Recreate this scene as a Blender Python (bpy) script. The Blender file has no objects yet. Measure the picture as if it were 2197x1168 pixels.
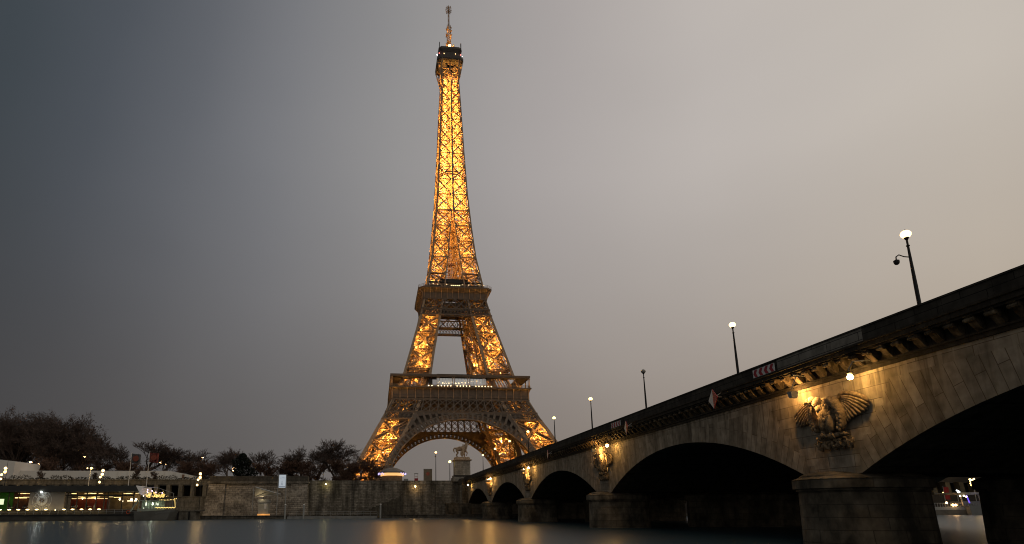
import bpy, bmesh, math, random
from mathutils import Vector, Matrix
R_ = math.radians
random.seed(7)
scene = bpy.context.scene
COL = scene.collection

# ------------------------------------------------------------------ camera
cam_d = bpy.data.cameras.new("camera")
cam = bpy.data.objects.new("camera", cam_d); COL.objects.link(cam)
scene.camera = cam
CAM = Vector((-41.2162, -319.5144, -2.6641))
YAW, PITCH, ROLL, FPX, CYP, CXP = 0.1075, 0.2230, -0.0052, 1255.16, 811.18, 944.6
fw = Vector((math.sin(YAW)*math.cos(PITCH), math.cos(YAW)*math.cos(PITCH), math.sin(PITCH)))
rt = Vector((math.cos(YAW), -math.sin(YAW), 0.0)); up = rt.cross(fw)
r2 = math.cos(ROLL)*rt + math.sin(ROLL)*up
u2 = -math.sin(ROLL)*rt + math.cos(ROLL)*up
cam.matrix_world = Matrix(((r2.x, u2.x, -fw.x, CAM.x), (r2.y, u2.y, -fw.y, CAM.y), (r2.z, u2.z, -fw.z, CAM.z), (0, 0, 0, 1)))
cam_d.sensor_width = 36.0
cam_d.sensor_fit = 'HORIZONTAL'
cam_d.lens = FPX/2197.0*36.0
cam_d.shift_x = (1098.5-CXP)/2197.0
cam_d.shift_y = (CYP-584.0)/2197.0
cam_d.clip_end = 9000; cam_d.clip_start = 0.1

# ------------------------------------------------------------------ world : overcast dusk sky, bright towards the sunset side
wd = bpy.data.worlds.new("World"); scene.world = wd; wd.use_nodes = True
nt = wd.node_tree; nt.nodes.clear()
def N(t, **k):
    n = nt.nodes.new(t)
    for a, b in k.items(): setattr(n, a, b)
    return n
def wm(op, a, b=None):
    n = N('ShaderNodeMath', operation=op)
    for i, v in enumerate((a, b)):
        if v is None: continue
        if isinstance(v, (int, float)): n.inputs[i].default_value = v
        else: nt.links.new(v, n.inputs[i])
    return n.outputs[0]
tc = N('ShaderNodeTexCoord'); sp = N('ShaderNodeSeparateXYZ'); nt.links.new(tc.outputs['Generated'], sp.inputs[0])
az = wm('ARCTAN2', sp.outputs[0], sp.outputs[1])           # 0 = +Y, + = right
elv = wm('ARCSINE', sp.outputs[2])
nz = N('ShaderNodeTexNoise'); nz.inputs['Scale'].default_value = 1.3; nz.inputs['Detail'].default_value = 3.0
nt.links.new(tc.outputs['Generated'], nz.inputs['Vector'])
nof = wm('MULTIPLY', wm('SUBTRACT', nz.outputs[0], 0.5), 0.26)
azn = wm('ADD', az, nof)
def srgb(c):
    return tuple((x/255/12.92 if x/255 <= 0.04045 else ((x/255+0.055)/1.055)**2.4) for x in c)
def wramp(src, stops):
    mr = N('ShaderNodeMapRange'); mr.inputs[1].default_value = -math.pi; mr.inputs[2].default_value = math.pi
    nt.links.new(src, mr.inputs[0])
    cr = N('ShaderNodeValToRGB'); cr.color_ramp.interpolation = 'B_SPLINE' if False else 'EASE' if False else 'LINEAR'
    el = cr.color_ramp.elements
    while len(el) > 1: el.remove(el[0])
    for i, (deg, c) in enumerate(stops):
        p = (R_(deg)+math.pi)/(2*math.pi)
        e = el[0] if i == 0 else el.new(p)
        e.position = p; e.color = (*srgb(c), 1)
    nt.links.new(mr.outputs[0], cr.inputs[0]); return cr.outputs[0]
hi = wramp(azn, [(-180, (165,160,152)), (-100, (108,107,106)), (-60, (62,68,72)), (-36, (64,71,77)), (-28, (78,83,90)), (-20, (96,99,105)), (-10, (119,120,124)), (4, (147,145,145)), (20, (168,162,160)), (34, (187,180,175)), (52, (194,186,177)), (100, (182,172,160)), (180, (165,160,152))])
lo = wramp(azn, [(-180, (126,122,116)), (-100, (100,98,96)), (-60, (64,63,64)), (-32, (70,68,68)), (-22, (83,80,79)), (-8, (102,98,96)), (4, (116,109,104)), (16, (126,117,110)), (32, (144,133,123)), (52, (176,161,142)), (100, (150,138,122)), (180, (126,122,116))])
mx = N('ShaderNodeMix', data_type='RGBA')
mr = N('ShaderNodeMapRange', interpolation_type='SMOOTHSTEP'); mr.inputs[1].default_value = R_(1); mr.inputs[2].default_value = R_(36)
nt.links.new(wm('ADD', elv, wm('MULTIPLY', nof, 0.5)), mr.inputs[0]); nt.links.new(mr.outputs[0], mx.inputs[0])
nt.links.new(lo, mx.inputs[6]); nt.links.new(hi, mx.inputs[7])
bg = N('ShaderNodeBackground'); bg.inputs[1].default_value = 1.0
# thin uneven stratus : broad soft bands, flattened towards the horizon
mpw = N('ShaderNodeMapping'); mpw.inputs['Scale'].default_value = (1.0, 1.0, 3.2); mpw.inputs['Rotation'].default_value = (0.25, 0.1, 0)
nt.links.new(tc.outputs['Generated'], mpw.inputs[0])
n3 = N('ShaderNodeTexNoise'); n3.inputs['Scale'].default_value = 1.6; n3.inputs['Detail'].default_value = 5.0; n3.inputs['Roughness'].default_value = 0.45; nt.links.new(mpw.outputs[0], n3.inputs['Vector'])
nt.links.new(wm('ADD', wm('MULTIPLY', wm('SUBTRACT', n3.outputs[0], 0.5), 0.16), 1.0), bg.inputs[1])
nt.links.new(mx.outputs[2], bg.inputs[0])
wo = N('ShaderNodeOutputWorld'); nt.links.new(bg.outputs[0], wo.inputs[0])
scene.view_settings.view_transform = 'Standard'; scene.view_settings.look = 'None'
scene.view_settings.exposure = 0.0; scene.view_settings.gamma = 1.0; scene.view_settings.use_curve_mapping = False
scene.cycles.max_bounces = 5; scene.cycles.diffuse_bounces = 3; scene.cycles.glossy_bounces = 3
scene.cycles.transmission_bounces = 2; scene.cycles.transparent_max_bounces = 6
scene.cycles.filter_width = 1.05; scene.cycles.sample_clamp_indirect = 3.0; scene.cycles.use_denoising = True
scene.cycles.caustics_reflective = False; scene.cycles.caustics_refractive = False

# ------------------------------------------------------------------ materials
MATS = {}
def mat(name, col, rough=0.8, metal=0.0, ns=1.5, amt=0.25, stretch=(1,1,1), bump=0.0, emit=None, es=0.0, spec=0.3, detail=5.0):
    if name in MATS: return MATS[name]
    m = bpy.data.materials.new(name); m.use_nodes = True; t = m.node_tree; b = t.nodes['Principled BSDF']
    b.inputs['Roughness'].default_value = rough; b.inputs['Metallic'].default_value = metal
    b.inputs['Specular IOR Level'].default_value = spec
    co = t.nodes.new('ShaderNodeTexCoord'); mp = t.nodes.new('ShaderNodeMapping'); mp.inputs['Scale'].default_value = stretch
    no = t.nodes.new('ShaderNodeTexNoise'); no.inputs['Scale'].default_value = ns; no.inputs['Detail'].default_value = detail
    t.links.new(co.outputs['Object'], mp.inputs[0]); t.links.new(mp.outputs[0], no.inputs['Vector'])
    cr = t.nodes.new('ShaderNodeValToRGB')
    cr.color_ramp.elements[0].position = 0.3; cr.color_ramp.elements[1].position = 0.7
    cr.color_ramp.elements[0].color = (*[c*(1-amt) for c in col], 1); cr.color_ramp.elements[1].color = (*[min(1, c*(1+amt)) for c in col], 1)
    t.links.new(no.outputs[0], cr.inputs[0]); t.links.new(cr.outputs[0], b.inputs['Base Color'])
    if bump:
        bp = t.nodes.new('ShaderNodeBump'); bp.inputs['Strength'].default_value = bump; bp.inputs['Distance'].default_value = 0.05
        t.links.new(no.outputs[0], bp.inputs['Height']); t.links.new(bp.outputs[0], b.inputs['Normal'])
    if emit:
        b.inputs['Emission Color'].default_value = (*emit, 1); b.inputs['Emission Strength'].default_value = es
    MATS[name] = m; return m

def nmath(t, op, a, b=None, c=None):
    n = t.nodes.new('ShaderNodeMath'); n.operation = op
    for i, v in enumerate((a, b, c)):
        if v is None: continue
        if isinstance(v, (int, float)): n.inputs[i].default_value = v
        else: t.links.new(v, n.inputs[i])
    return n.outputs[0]

def stone(name, c1, c2, mortar, bw, bh, plane='XZ', stain=(0.03,0.027,0.022), stain_amt=0.6, lo=0.45, hi=0.65, ss=(0.35,0.35,0.06), bump=0.5, msize=0.02, arch=False, fine=2.0):
    """ashlar masonry with joints, tone changes from block to block, and dark run-off stains"""
    m = bpy.data.materials.new(name); m.use_nodes = True; t = m.node_tree; b = t.nodes['Principled BSDF']
    b.inputs['Roughness'].default_value = 0.9; b.inputs['Specular IOR Level'].default_value = 0.2
    ge = t.nodes.new('ShaderNodeNewGeometry'); sp = t.nodes.new('ShaderNodeSeparateXYZ'); t.links.new(ge.outputs['Position'], sp.inputs[0])
    X, Y, Z = sp.outputs
    def brick(u, v, w_, h_):
        cb = t.nodes.new('ShaderNodeCombineXYZ'); t.links.new(u, cb.inputs[0]); t.links.new(v, cb.inputs[1])
        br = t.nodes.new('ShaderNodeTexBrick'); t.links.new(cb.outputs[0], br.inputs['Vector'])
        br.inputs['Color1'].default_value = (*c1, 1); br.inputs['Color2'].default_value = (*c2, 1); br.inputs['Mortar'].default_value = (*mortar, 1)
        br.inputs['Scale'].default_value = 1.0; br.inputs['Mortar Size'].default_value = msize; br.inputs['Mortar Smooth'].default_value = 0.3
        br.inputs['Brick Width'].default_value = w_; br.inputs['Row Height'].default_value = h_; br.inputs['Bias'].default_value = 0.0
        return br.outputs[0], br.outputs[1]
    u = Y if plane == 'YZ' else X
    if plane == 'XYZ': u = nmath(t, 'ADD', X, Y)
    cc, ff = brick(u, Z, bw, bh)
    if arch:
        # fan-shaped voussoirs over each arch, level courses over the piers
        yl = nmath(t, 'SUBTRACT', YB, Y)
        ym = nmath(t, 'SUBTRACT', nmath(t, 'MODULO', nmath(t, 'ADD', yl, 317.5), MOD), 14.0)
        zc = nmath(t, 'SUBTRACT', Z, ZCR-RAD)
        ang = nmath(t, 'ARCTAN2', ym, zc)
        rr = nmath(t, 'SQRT', nmath(t, 'ADD', nmath(t, 'MULTIPLY', ym, ym), nmath(t, 'MULTIPLY', zc, zc)))
        c2_, f2_ = brick(rr, nmath(t, 'MULTIPLY', ang, RAD), 4.3, 0.47)
        zq = nmath(t, 'MULTIPLY', nmath(t, 'FLOOR', nmath(t, 'DIVIDE', nmath(t, 'ADD', Z, 1.0), 0.62)), 0.62)
        thr = nmath(t, 'SUBTRACT', 14.6, nmath(t, 'MULTIPLY', zq, 0.8))
        msk = nmath(t, 'MAXIMUM', nmath(t, 'GREATER_THAN', nmath(t, 'ABSOLUTE', nmath(t, 'SUBTRACT', ym, 0.0)), thr), nmath(t, 'GREATER_THAN', Z, 3.3))
        mc = t.nodes.new('ShaderNodeMix'); mc.data_type = 'RGBA'; t.links.new(msk, mc.inputs[0]); t.links.new(c2_, mc.inputs[6]); t.links.new(cc, mc.inputs[7]); cc = mc.outputs[2]
        ff = nmath(t, 'ADD', nmath(t, 'MULTIPLY', ff, msk), nmath(t, 'MULTIPLY', f2_, nmath(t, 'SUBTRACT', 1.0, msk)))
    mp = t.nodes.new('ShaderNodeMapping'); mp.inputs['Scale'].default_value = ss; t.links.new(ge.outputs['Position'], mp.inputs[0])
    no = t.nodes.new('ShaderNodeTexNoise'); no.inputs['Scale'].default_value = 3.0; no.inputs['Detail'].default_value = 6.0; no.inputs['Roughness'].default_value = 0.62
    t.links.new(mp.outputs[0], no.inputs['Vector'])
    mr = t.nodes.new('ShaderNodeMapRange'); mr.inputs[1].default_value = lo; mr.inputs[2].default_value = hi; t.links.new(no.outputs[0], mr.inputs[0])
    m1 = t.nodes.new('ShaderNodeMix'); m1.data_type = 'RGBA'; t.links.new(nmath(t, 'MULTIPLY', mr.outputs[0], stain_amt), m1.inputs[0])
    t.links.new(cc, m1.inputs[6]); m1.inputs[7].default_value = (*stain, 1)
    n2 = t.nodes.new('ShaderNodeTexNoise'); n2.inputs['Scale'].default_value = fine; n2.inputs['Detail'].default_value = 8.0
    t.links.new(ge.outputs['Position'], n2.inputs['Vector'])
    m2 = t.nodes.new('ShaderNodeMix'); m2.data_type = 'RGBA'; m2.blend_type = 'MULTIPLY'; m2.inputs[0].default_value = 0.8
    mr2 = t.nodes.new('ShaderNodeMapRange'); mr2.inputs[1].default_value = 0.3; mr2.inputs[2].default_value = 0.7; mr2.inputs[3].default_value = 0.55; mr2.inputs[4].default_value = 1.2
    t.links.new(n2.outputs[0], mr2.inputs[0]); cg = t.nodes.new('ShaderNodeCombineColor')
    for i in range(3): t.links.new(mr2.outputs[0], cg.inputs[i])
    t.links.new(m1.outputs[2], m2.inputs[6]); t.links.new(cg.outputs[0], m2.inputs[7])
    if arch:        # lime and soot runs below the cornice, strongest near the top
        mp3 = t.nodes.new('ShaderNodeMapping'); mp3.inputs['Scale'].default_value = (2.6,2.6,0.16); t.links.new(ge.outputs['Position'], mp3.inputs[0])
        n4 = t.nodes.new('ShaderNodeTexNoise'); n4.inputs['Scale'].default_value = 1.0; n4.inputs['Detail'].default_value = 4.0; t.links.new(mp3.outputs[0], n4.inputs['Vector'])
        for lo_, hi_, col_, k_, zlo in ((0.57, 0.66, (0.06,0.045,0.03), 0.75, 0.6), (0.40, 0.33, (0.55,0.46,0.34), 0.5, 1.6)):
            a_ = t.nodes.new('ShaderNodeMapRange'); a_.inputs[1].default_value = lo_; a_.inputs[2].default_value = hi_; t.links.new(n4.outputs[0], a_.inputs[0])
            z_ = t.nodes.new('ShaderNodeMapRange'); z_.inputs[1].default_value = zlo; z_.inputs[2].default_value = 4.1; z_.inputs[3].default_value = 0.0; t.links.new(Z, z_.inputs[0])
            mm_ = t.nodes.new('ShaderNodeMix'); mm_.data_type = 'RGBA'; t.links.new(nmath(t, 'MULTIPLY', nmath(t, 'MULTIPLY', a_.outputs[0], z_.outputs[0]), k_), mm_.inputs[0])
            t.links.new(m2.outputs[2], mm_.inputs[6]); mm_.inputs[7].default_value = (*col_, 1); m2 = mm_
    t.links.new(m2.outputs[2], b.inputs['Base Color'])
    bp = t.nodes.new('ShaderNodeBump'); bp.inputs['Strength'].default_value = bump; bp.inputs['Distance'].default_value = 0.04
    hgt = nmath(t, 'ADD', nmath(t, 'MULTIPLY', ff, -1.0), nmath(t, 'MULTIPLY', n2.outputs[0], 0.7))
    t.links.new(hgt, bp.inputs['Height']); t.links.new(bp.outputs[0], b.inputs['Normal'])
    return m

# bridge geometry constants (metres)
YB, MOD, SPAN = -165.74, 31.75, 28.0
ZSP, ZCR = -0.95, 2.37
RAD = (14.0**2 + (ZCR-ZSP)**2)/2/(ZCR-ZSP)
XF, XR = -17.43, 17.5
ZW = -4.46
ZG = 5.0      # street level on the left bank

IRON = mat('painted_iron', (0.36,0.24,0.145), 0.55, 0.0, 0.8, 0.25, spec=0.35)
IRON_D = mat('painted_iron_unlit', (0.15,0.115,0.088), 0.6, 0.0, 0.5, 0.2, spec=0.3)  # same iron paint, with the shade of unlit parts put into the colour
DARKM = mat('black_painted_metal', (0.02,0.02,0.02), 0.5, 0.3, 4, 0.3)
GREYM = mat('grey_metal', (0.32,0.33,0.33), 0.5, 0.2, 3, 0.15)
WHITEP = mat('white_paint', (0.72,0.71,0.69), 0.5, 0, 2, 0.06)
BARK = mat('bark', (0.09,0.067,0.056), 0.95, 0, 3, 0.35)
TWIG = mat('twigs', (0.085,0.062,0.053), 0.95, 0, 2, 0.35)
TWIGR = mat('red_brown_twigs', (0.11,0.066,0.048), 0.95, 0, 2, 0.35)
GLOBE = mat('lamp_globe', (0.9,0.8,0.6), 0.4, 0, 3, 0.02, emit=(1.0,0.64,0.22), es=4.6)
GLOBEW = mat('lamp_globe_pale', (0.9,0.9,0.7), 0.4, 0, 3, 0.02, emit=(1.0,0.80,0.26), es=4.6)
GLOBEO = mat('lamp_globe_orange', (0.9,0.7,0.5), 0.4, 0, 3, 0.02, emit=(1.0,0.46,0.16), es=6)
STREET = mat('street_lamp_lens', (0.9,0.7,0.5), 0.4, 0, 3, 0.02, emit=(1.0,0.55,0.22), es=20)
FLOOD = mat('floodlight_lens', (0.9,0.7,0.4), 0.4, 0, 3, 0.02, emit=(1.0,0.56,0.15), es=190)
UNLIT = mat('unlit_globe', (0.35,0.33,0.3), 0.25, 0, 3, 0.1)
RED = mat('red_paint', (0.36,0.02,0.035), 0.5, 0, 3, 0.15)
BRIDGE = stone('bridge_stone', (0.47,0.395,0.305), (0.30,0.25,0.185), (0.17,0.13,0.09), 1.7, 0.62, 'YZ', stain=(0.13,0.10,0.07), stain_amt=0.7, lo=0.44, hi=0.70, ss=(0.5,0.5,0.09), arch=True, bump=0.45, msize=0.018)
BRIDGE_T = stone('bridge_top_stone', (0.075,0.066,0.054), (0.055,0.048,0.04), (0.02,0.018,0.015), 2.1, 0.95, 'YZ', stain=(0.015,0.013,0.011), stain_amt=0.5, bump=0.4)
BRIDGE_L = stone('bridge_new_stone', (0.30,0.275,0.235), (0.26,0.235,0.2), (0.05,0.045,0.04), 2.1, 0.42, 'YZ', stain=(0.05,0.045,0.04), stain_amt=0.4, bump=0.3)
CORN = stone('cornice_stone', (0.26,0.2,0.13), (0.2,0.15,0.1), (0.06,0.05,0.04), 1.4, 3.0, 'YZ', stain=(0.025,0.02,0.015), stain_amt=0.9, lo=0.35, hi=0.6, ss=(1,1,0.5), bump=0.3)
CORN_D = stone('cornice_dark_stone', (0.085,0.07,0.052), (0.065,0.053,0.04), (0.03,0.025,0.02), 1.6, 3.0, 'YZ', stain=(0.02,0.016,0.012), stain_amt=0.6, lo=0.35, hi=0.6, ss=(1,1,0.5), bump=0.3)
PIERM = stone('pier_stone', (0.235,0.195,0.145), (0.17,0.14,0.10), (0.11,0.09,0.068), 1.6, 0.62, 'XYZ', stain=(0.02,0.019,0.016), stain_amt=0.85, lo=0.38, hi=0.62, ss=(0.25,0.25,0.12), bump=0.6)
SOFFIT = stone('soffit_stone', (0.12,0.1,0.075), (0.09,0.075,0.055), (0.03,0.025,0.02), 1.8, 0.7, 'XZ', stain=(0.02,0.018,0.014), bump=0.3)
QUAYM = stone('quay_wall_stone', (0.38,0.345,0.29), (0.21,0.19,0.155), (0.12,0.10,0.08), 1.15, 0.42, 'XZ', stain=(0.05,0.045,0.036), stain_amt=0.95, lo=0.36, hi=0.66, ss=(0.2,0.2,0.035), bump=0.8, msize=0.03)
BASTM = stone('bastion_stone', (0.47,0.42,0.355), (0.33,0.295,0.245), (0.13,0.11,0.09), 1.6, 0.5, 'XZ', stain=(0.07,0.06,0.05), stain_amt=0.8, lo=0.45, hi=0.66, ss=(0.1,0.1,0.12), bump=1.0, msize=0.045)
QDECK = stone('lower_quay_paving', (0.19,0.17,0.14), (0.13,0.118,0.098), (0.05,0.045,0.04), 1.2, 0.6, 'XZ', stain=(0.03,0.027,0.023), bump=0.3)
PEDM = stone('pedestal_stone', (0.48,0.42,0.34), (0.4,0.35,0.28), (0.2,0.17,0.13), 1.5, 0.55, 'XZ', stain=(0.15,0.12,0.09), stain_amt=0.5, bump=0.3, msize=0.012)
EAGLEM = mat('carved_stone', (0.25,0.18,0.11), 0.85, 0, 5, 0.6, bump=0.9)
STATM = mat('weathered_statue_stone', (0.42,0.3,0.2), 0.9, 0, 2.5, 0.5, bump=0.4)

# ------------------------------------------------------------------ helpers
class MB:
    def __init__(s): s.v = []; s.f = []
    def poly(s, pts):
        b = len(s.v); s.v += [tuple(p) for p in pts]; s.f.append(tuple(range(b, b+len(pts))))
    def hexa(s, p):          # 8 points: bottom 0-3 , top 4-7
        b = len(s.v); s.v += [tuple(q) for q in p]
        for f in ((0,3,2,1), (4,5,6,7), (0,1,5,4), (1,2,6,5), (2,3,7,6), (3,0,4,7)): s.f.append(tuple(b+i for i in f))
    def box(s, x0, x1, y0, y1, z0, z1):
        s.hexa([(x0,y0,z0),(x1,y0,z0),(x1,y1,z0),(x0,y1,z0),(x0,y0,z1),(x1,y0,z1),(x1,y1,z1),(x0,y1,z1)])
    def beam(s, a, b, w, h=None, ref=None):
        a = Vector(a); b = Vector(b); d = b-a
        if d.length < 1e-6: return
        d.normalize(); h = h or w
        ref = Vector(ref) if ref is not None else (Vector((0,0,1)) if abs(d.z) < 0.95 else Vector((1,0,0)))
        x = d.cross(ref)
        if x.length < 1e-4: x = d.cross(Vector((0.3,0.9,0.1)))
        x.normalize(); y = x.cross(d)
        x = x*w/2; y = y*h/2
        s.hexa([a-x-y, a+x-y, a+x+y, a-x+y, b-x-y, b+x-y, b+x+y, b-x+y])
    def tube(s, pts, rad, n=6, cap=True):
        pts = [Vector(p) for p in pts]
        if not hasattr(rad, '__len__'): rad = [rad]*len(pts)
        rings = []; prev = None
        for i, p in enumerate(pts):
            d = (pts[min(i+1, len(pts)-1)]-pts[max(i-1, 0)]).normalized()
            if prev is None:
                x = d.cross(Vector((0,0,1)) if abs(d.z) < 0.9 else Vector((1,0,0))).normalized()
            else:
                x = prev-d*prev.dot(d)
                x = x.normalized() if x.length > 1e-5 else d.cross(Vector((0,0,1))).normalized()
            prev = x; y = d.cross(x); b = len(s.v)
            for k in range(n):
                a = 2*math.pi*k/n; s.v.append(tuple(p+(x*math.cos(a)+y*math.sin(a))*rad[i]))
            rings.append(b)
        for r0, r1 in zip(rings, rings[1:]):
            for k in range(n): s.f.append((r0+k, r0+(k+1) % n, r1+(k+1) % n, r1+k))
        if cap:
            s.f.append(tuple(rings[0]+k for k in reversed(range(n)))); s.f.append(tuple(rings[-1]+k for k in range(n)))
    def lathe(s, c, prof, n=16):      # prof list of (r,z)
        rings = []
        for r, z in prof:
            b = len(s.v); rings.append(b)
            for k in range(n):
                a = 2*math.pi*k/n; s.v.append((c[0]+r*math.cos(a), c[1]+r*math.sin(a), c[2]+z))
        for r0, r1 in zip(rings, rings[1:]):
            for k in range(n): s.f.append((r0+k, r0+(k+1) % n, r1+(k+1) % n, r1+k))
        s.f.append(tuple(rings[0]+k for k in reversed(range(n)))); s.f.append(tuple(rings[-1]+k for k in range(n)))
    def ball(s, c, r, n=10, m=6, sc=(1,1,1), rot=None):
        b = len(s.v); c = Vector(c)
        def P(th, ph):
            v = Vector((math.sin(th)*math.cos(ph)*sc[0], math.sin(th)*math.sin(ph)*sc[1], math.cos(th)*sc[2]))*r
            if rot is not None: v = rot @ v
            return tuple(c+v)
        s.v.append(P(0, 0))
        for i in range(1, m):
            for k in range(n): s.v.append(P(math.pi*i/m, 2*math.pi*k/n))
        s.v.append(P(math.pi, 0)); last = len(s.v)-1
        for k in range(n): s.f.append((b, b+1+k, b+1+(k+1) % n))
        for i in range(m-2):
            for k in range(n):
                a0 = b+1+i*n; a1 = a0+n
                s.f.append((a0+k, a1+k, a1+(k+1) % n, a0+(k+1) % n))
        a0 = b+1+(m-2)*n
        for k in range(n): s.f.append((a0+k, last, a0+(k+1) % n))
    def extrude_x(s, prof, x0, x1):    # prof of (y,z)
        n = len(prof); b = len(s.v)
        s.v += [(x0, y, z) for y, z in prof]+[(x1, y, z) for y, z in prof]
        s.f.append(tuple(b+i for i in range(n))); s.f.append(tuple(b+n+i for i in reversed(range(n))))
        for i in range(n): j = (i+1) % n; s.f.append((b+i, b+n+i, b+n+j, b+j))
    def build(s, name, m, parent=None, smooth=False, local=False):
        me = bpy.data.meshes.new(name)
        if parent is not None and not local:
            root = parent
            while root.parent: root = root.parent
            o = root.location
            vs = [(x-o.x, y-o.y, z-o.z) for x, y, z in s.v]
        else: vs = s.v
        me.from_pydata(vs, [], s.f); me.validate(); me.update()
        if m: me.materials.append(m)
        if smooth: me.polygons.foreach_set('use_smooth', [True]*len(me.polygons))
        ob = bpy.data.objects.new(name, me); COL.objects.link(ob)
        if parent is not None: ob.parent = parent
        return ob
def tag(o, label=None, cat=None, group=None, kind=None):
    if label: o['label'] = label
    if cat: o['category'] = cat
    if group: o['group'] = group
    if kind: o['kind'] = kind
    return o
def empty(name, loc, label, cat, group=None):
    o = bpy.data.objects.new(name, None); COL.objects.link(o); o.location = loc; o.empty_display_size = 0.5
    return tag(o, label, cat, group)
def copy_tree(root, loc, label=None, rz=None):
    def rec(o, par):
        c = o.copy(); COL.objects.link(c)
        if par is not None: c.parent = par
        for ch in list(o.children): rec(ch, c)
        return c
    r = rec(root, None); r.location = loc
    if rz is not None: r.rotation_euler = (0, 0, rz)
    if label: r['label'] = label
    return r
def at(px, py, Y=None, X=None, Z=None):       # photograph pixel -> world point at a known depth
    d = fw+r2*((px-CXP)/FPX)-u2*((py-CYP)/FPX)
    s = (Y-CAM.y)/d.y if Y is not None else (X-CAM.x)/d.x if X is not None else (Z-CAM.z)/d.z
    return CAM+d*s
def plight(name, loc, watts, col, size, parent=None, spot=None, aim=None, blend=0.6):
    l = bpy.data.lights.new(name, 'SPOT' if spot else 'POINT'); l.energy = watts; l.color = col; l.shadow_soft_size = size
    if spot: l.spot_size = R_(spot); l.spot_blend = blend
    o = bpy.data.objects.new(name, l); COL.objects.link(o); o.location = loc
    if aim is not None: o.rotation_euler = (Vector(aim)-Vector(loc)).to_track_quat('-Z', 'Y').to_euler()
    if parent is not None:
        o.parent = parent; o.location = Vector(loc)-parent.location
    return o

# ------------------------------------------------------------------ ground, water
wm_ = bpy.data.materials.new('river_water'); wm_.use_nodes = True; t = wm_.node_tree; b = t.nodes['Principled BSDF']
b.inputs['Base Color'].default_value = (0.022,0.050,0.068,1); b.inputs['Roughness'].default_value = 0.30; b.inputs['IOR'].default_value = 1.33
b.inputs['Specular IOR Level'].default_value = 0.42
ge = t.nodes.new('ShaderNodeNewGeometry'); mp = t.nodes.new('ShaderNodeMapping'); mp.inputs['Scale'].default_value = (0.10,0.35,1)
no = t.nodes.new('ShaderNodeTexNoise'); no.inputs['Scale'].default_value = 1.0; no.inputs['Detail'].default_value = 3
t.links.new(ge.outputs['Position'], mp.inputs[0]); t.links.new(mp.outputs[0], no.inputs['Vector'])
bp = t.nodes.new('ShaderNodeBump'); bp.inputs['Strength'].default_value = 0.04; bp.inputs['Distance'].default_value = 0.1
t.links.new(no.outputs[0], bp.inputs['Height']); t.links.new(bp.outputs[0], b.inputs['Normal'])
m = MB(); m.poly([(-3000,-330,ZW),(3000,-330,ZW),(3000,-160,ZW),(-3000,-160,ZW)])
tag(m.build('water', wm_), kind='structure')
GRD = mat('park_ground', (0.05,0.045,0.035), 0.95, 0, 0.3, 0.3)
m = MB(); m.poly([(-3500,-157.4,ZG),(3500,-157.4,ZG),(3500,4500,ZG),(-3500,4500,ZG)])
tag(m.build('ground', GRD), kind='structure')
# lower quay on the left bank
m = MB(); m.box(-400, 400, -172, -158.6, -6, -3.72)
m.box(-400, 400, -172.25, -171.6, -3.72, -3.58)
m.box(-400, 400, -172.03, -171.9, -6, -4.12) if False else None
tag(m.build('lower_quay', QDECK), kind='structure')
# right bank (behind the camera)
m = MB(); m.box(-400, 400, -420, -323.5, -6, -3.6)
tag(m.build('right_bank_quay', QDECK), kind='structure')

# ================================================================== BRIDGE
bridge = empty('stone_bridge', (XF, -245.0, ZW), 'long stone bridge with five low arches and a dark parapet crossing the river', 'bridge')
ZT = 4.05
def arch_z(yl):          # yl = distance from the left-bank abutment face
    k = int(yl//MOD); q = yl-k*MOD
    if q < 0 or q > SPAN or k > 4: return None
    return ZCR-RAD+math.sqrt(RAD*RAD-(q-14.0)**2)
mf, ms = MB(), MB()
for k in range(5):
    y0 = YB-k*MOD
    n = 40
    for i in range(n):
        a, b_ = i*SPAN/n, (i+1)*SPAN/n
        za, zb = arch_z(k*MOD+a+(1e-6 if i == 0 else 0)), arch_z(k*MOD+b_-(1e-6 if i == n-1 else 0))
        ya, yb_ = y0-a, y0-b_
        mf.poly([(XF,ya,za),(XF,ya,ZT),(XF,yb_,ZT),(XF,yb_,zb)])
        mf.poly([(XR,ya,za),(XR,yb_,zb),(XR,yb_,ZT),(XR,ya,ZT)])
        ms.poly([(XF,ya,za),(XF,yb_,zb),(XR,yb_,zb),(XR,ya,za)])
    if k < 4:
        ya, yb_ = y0-SPAN, y0-MOD
        mf.poly([(XF,ya,ZSP),(XF,ya,ZT),(XF,yb_,ZT),(XF,yb_,ZSP)])
        mf.poly([(XR,ya,ZSP),(XR,yb_,ZSP),(XR,yb_,ZT),(XR,ya,ZT)])
        ms.poly([(XF,ya,ZSP),(XF,yb_,ZSP),(XR,yb_,ZSP),(XR,ya,ZSP)])
YE = YB-4*MOD-SPAN
# abutments
mf.box(XF, XR, YB, YB+8, -5, ZT); mf.box(XF, XR, YE-8, YE, -5, ZT)
mf.build('spandrel_wall', BRIDGE, bridge); ms.build('arch_soffit', SOFFIT, bridge)
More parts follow.
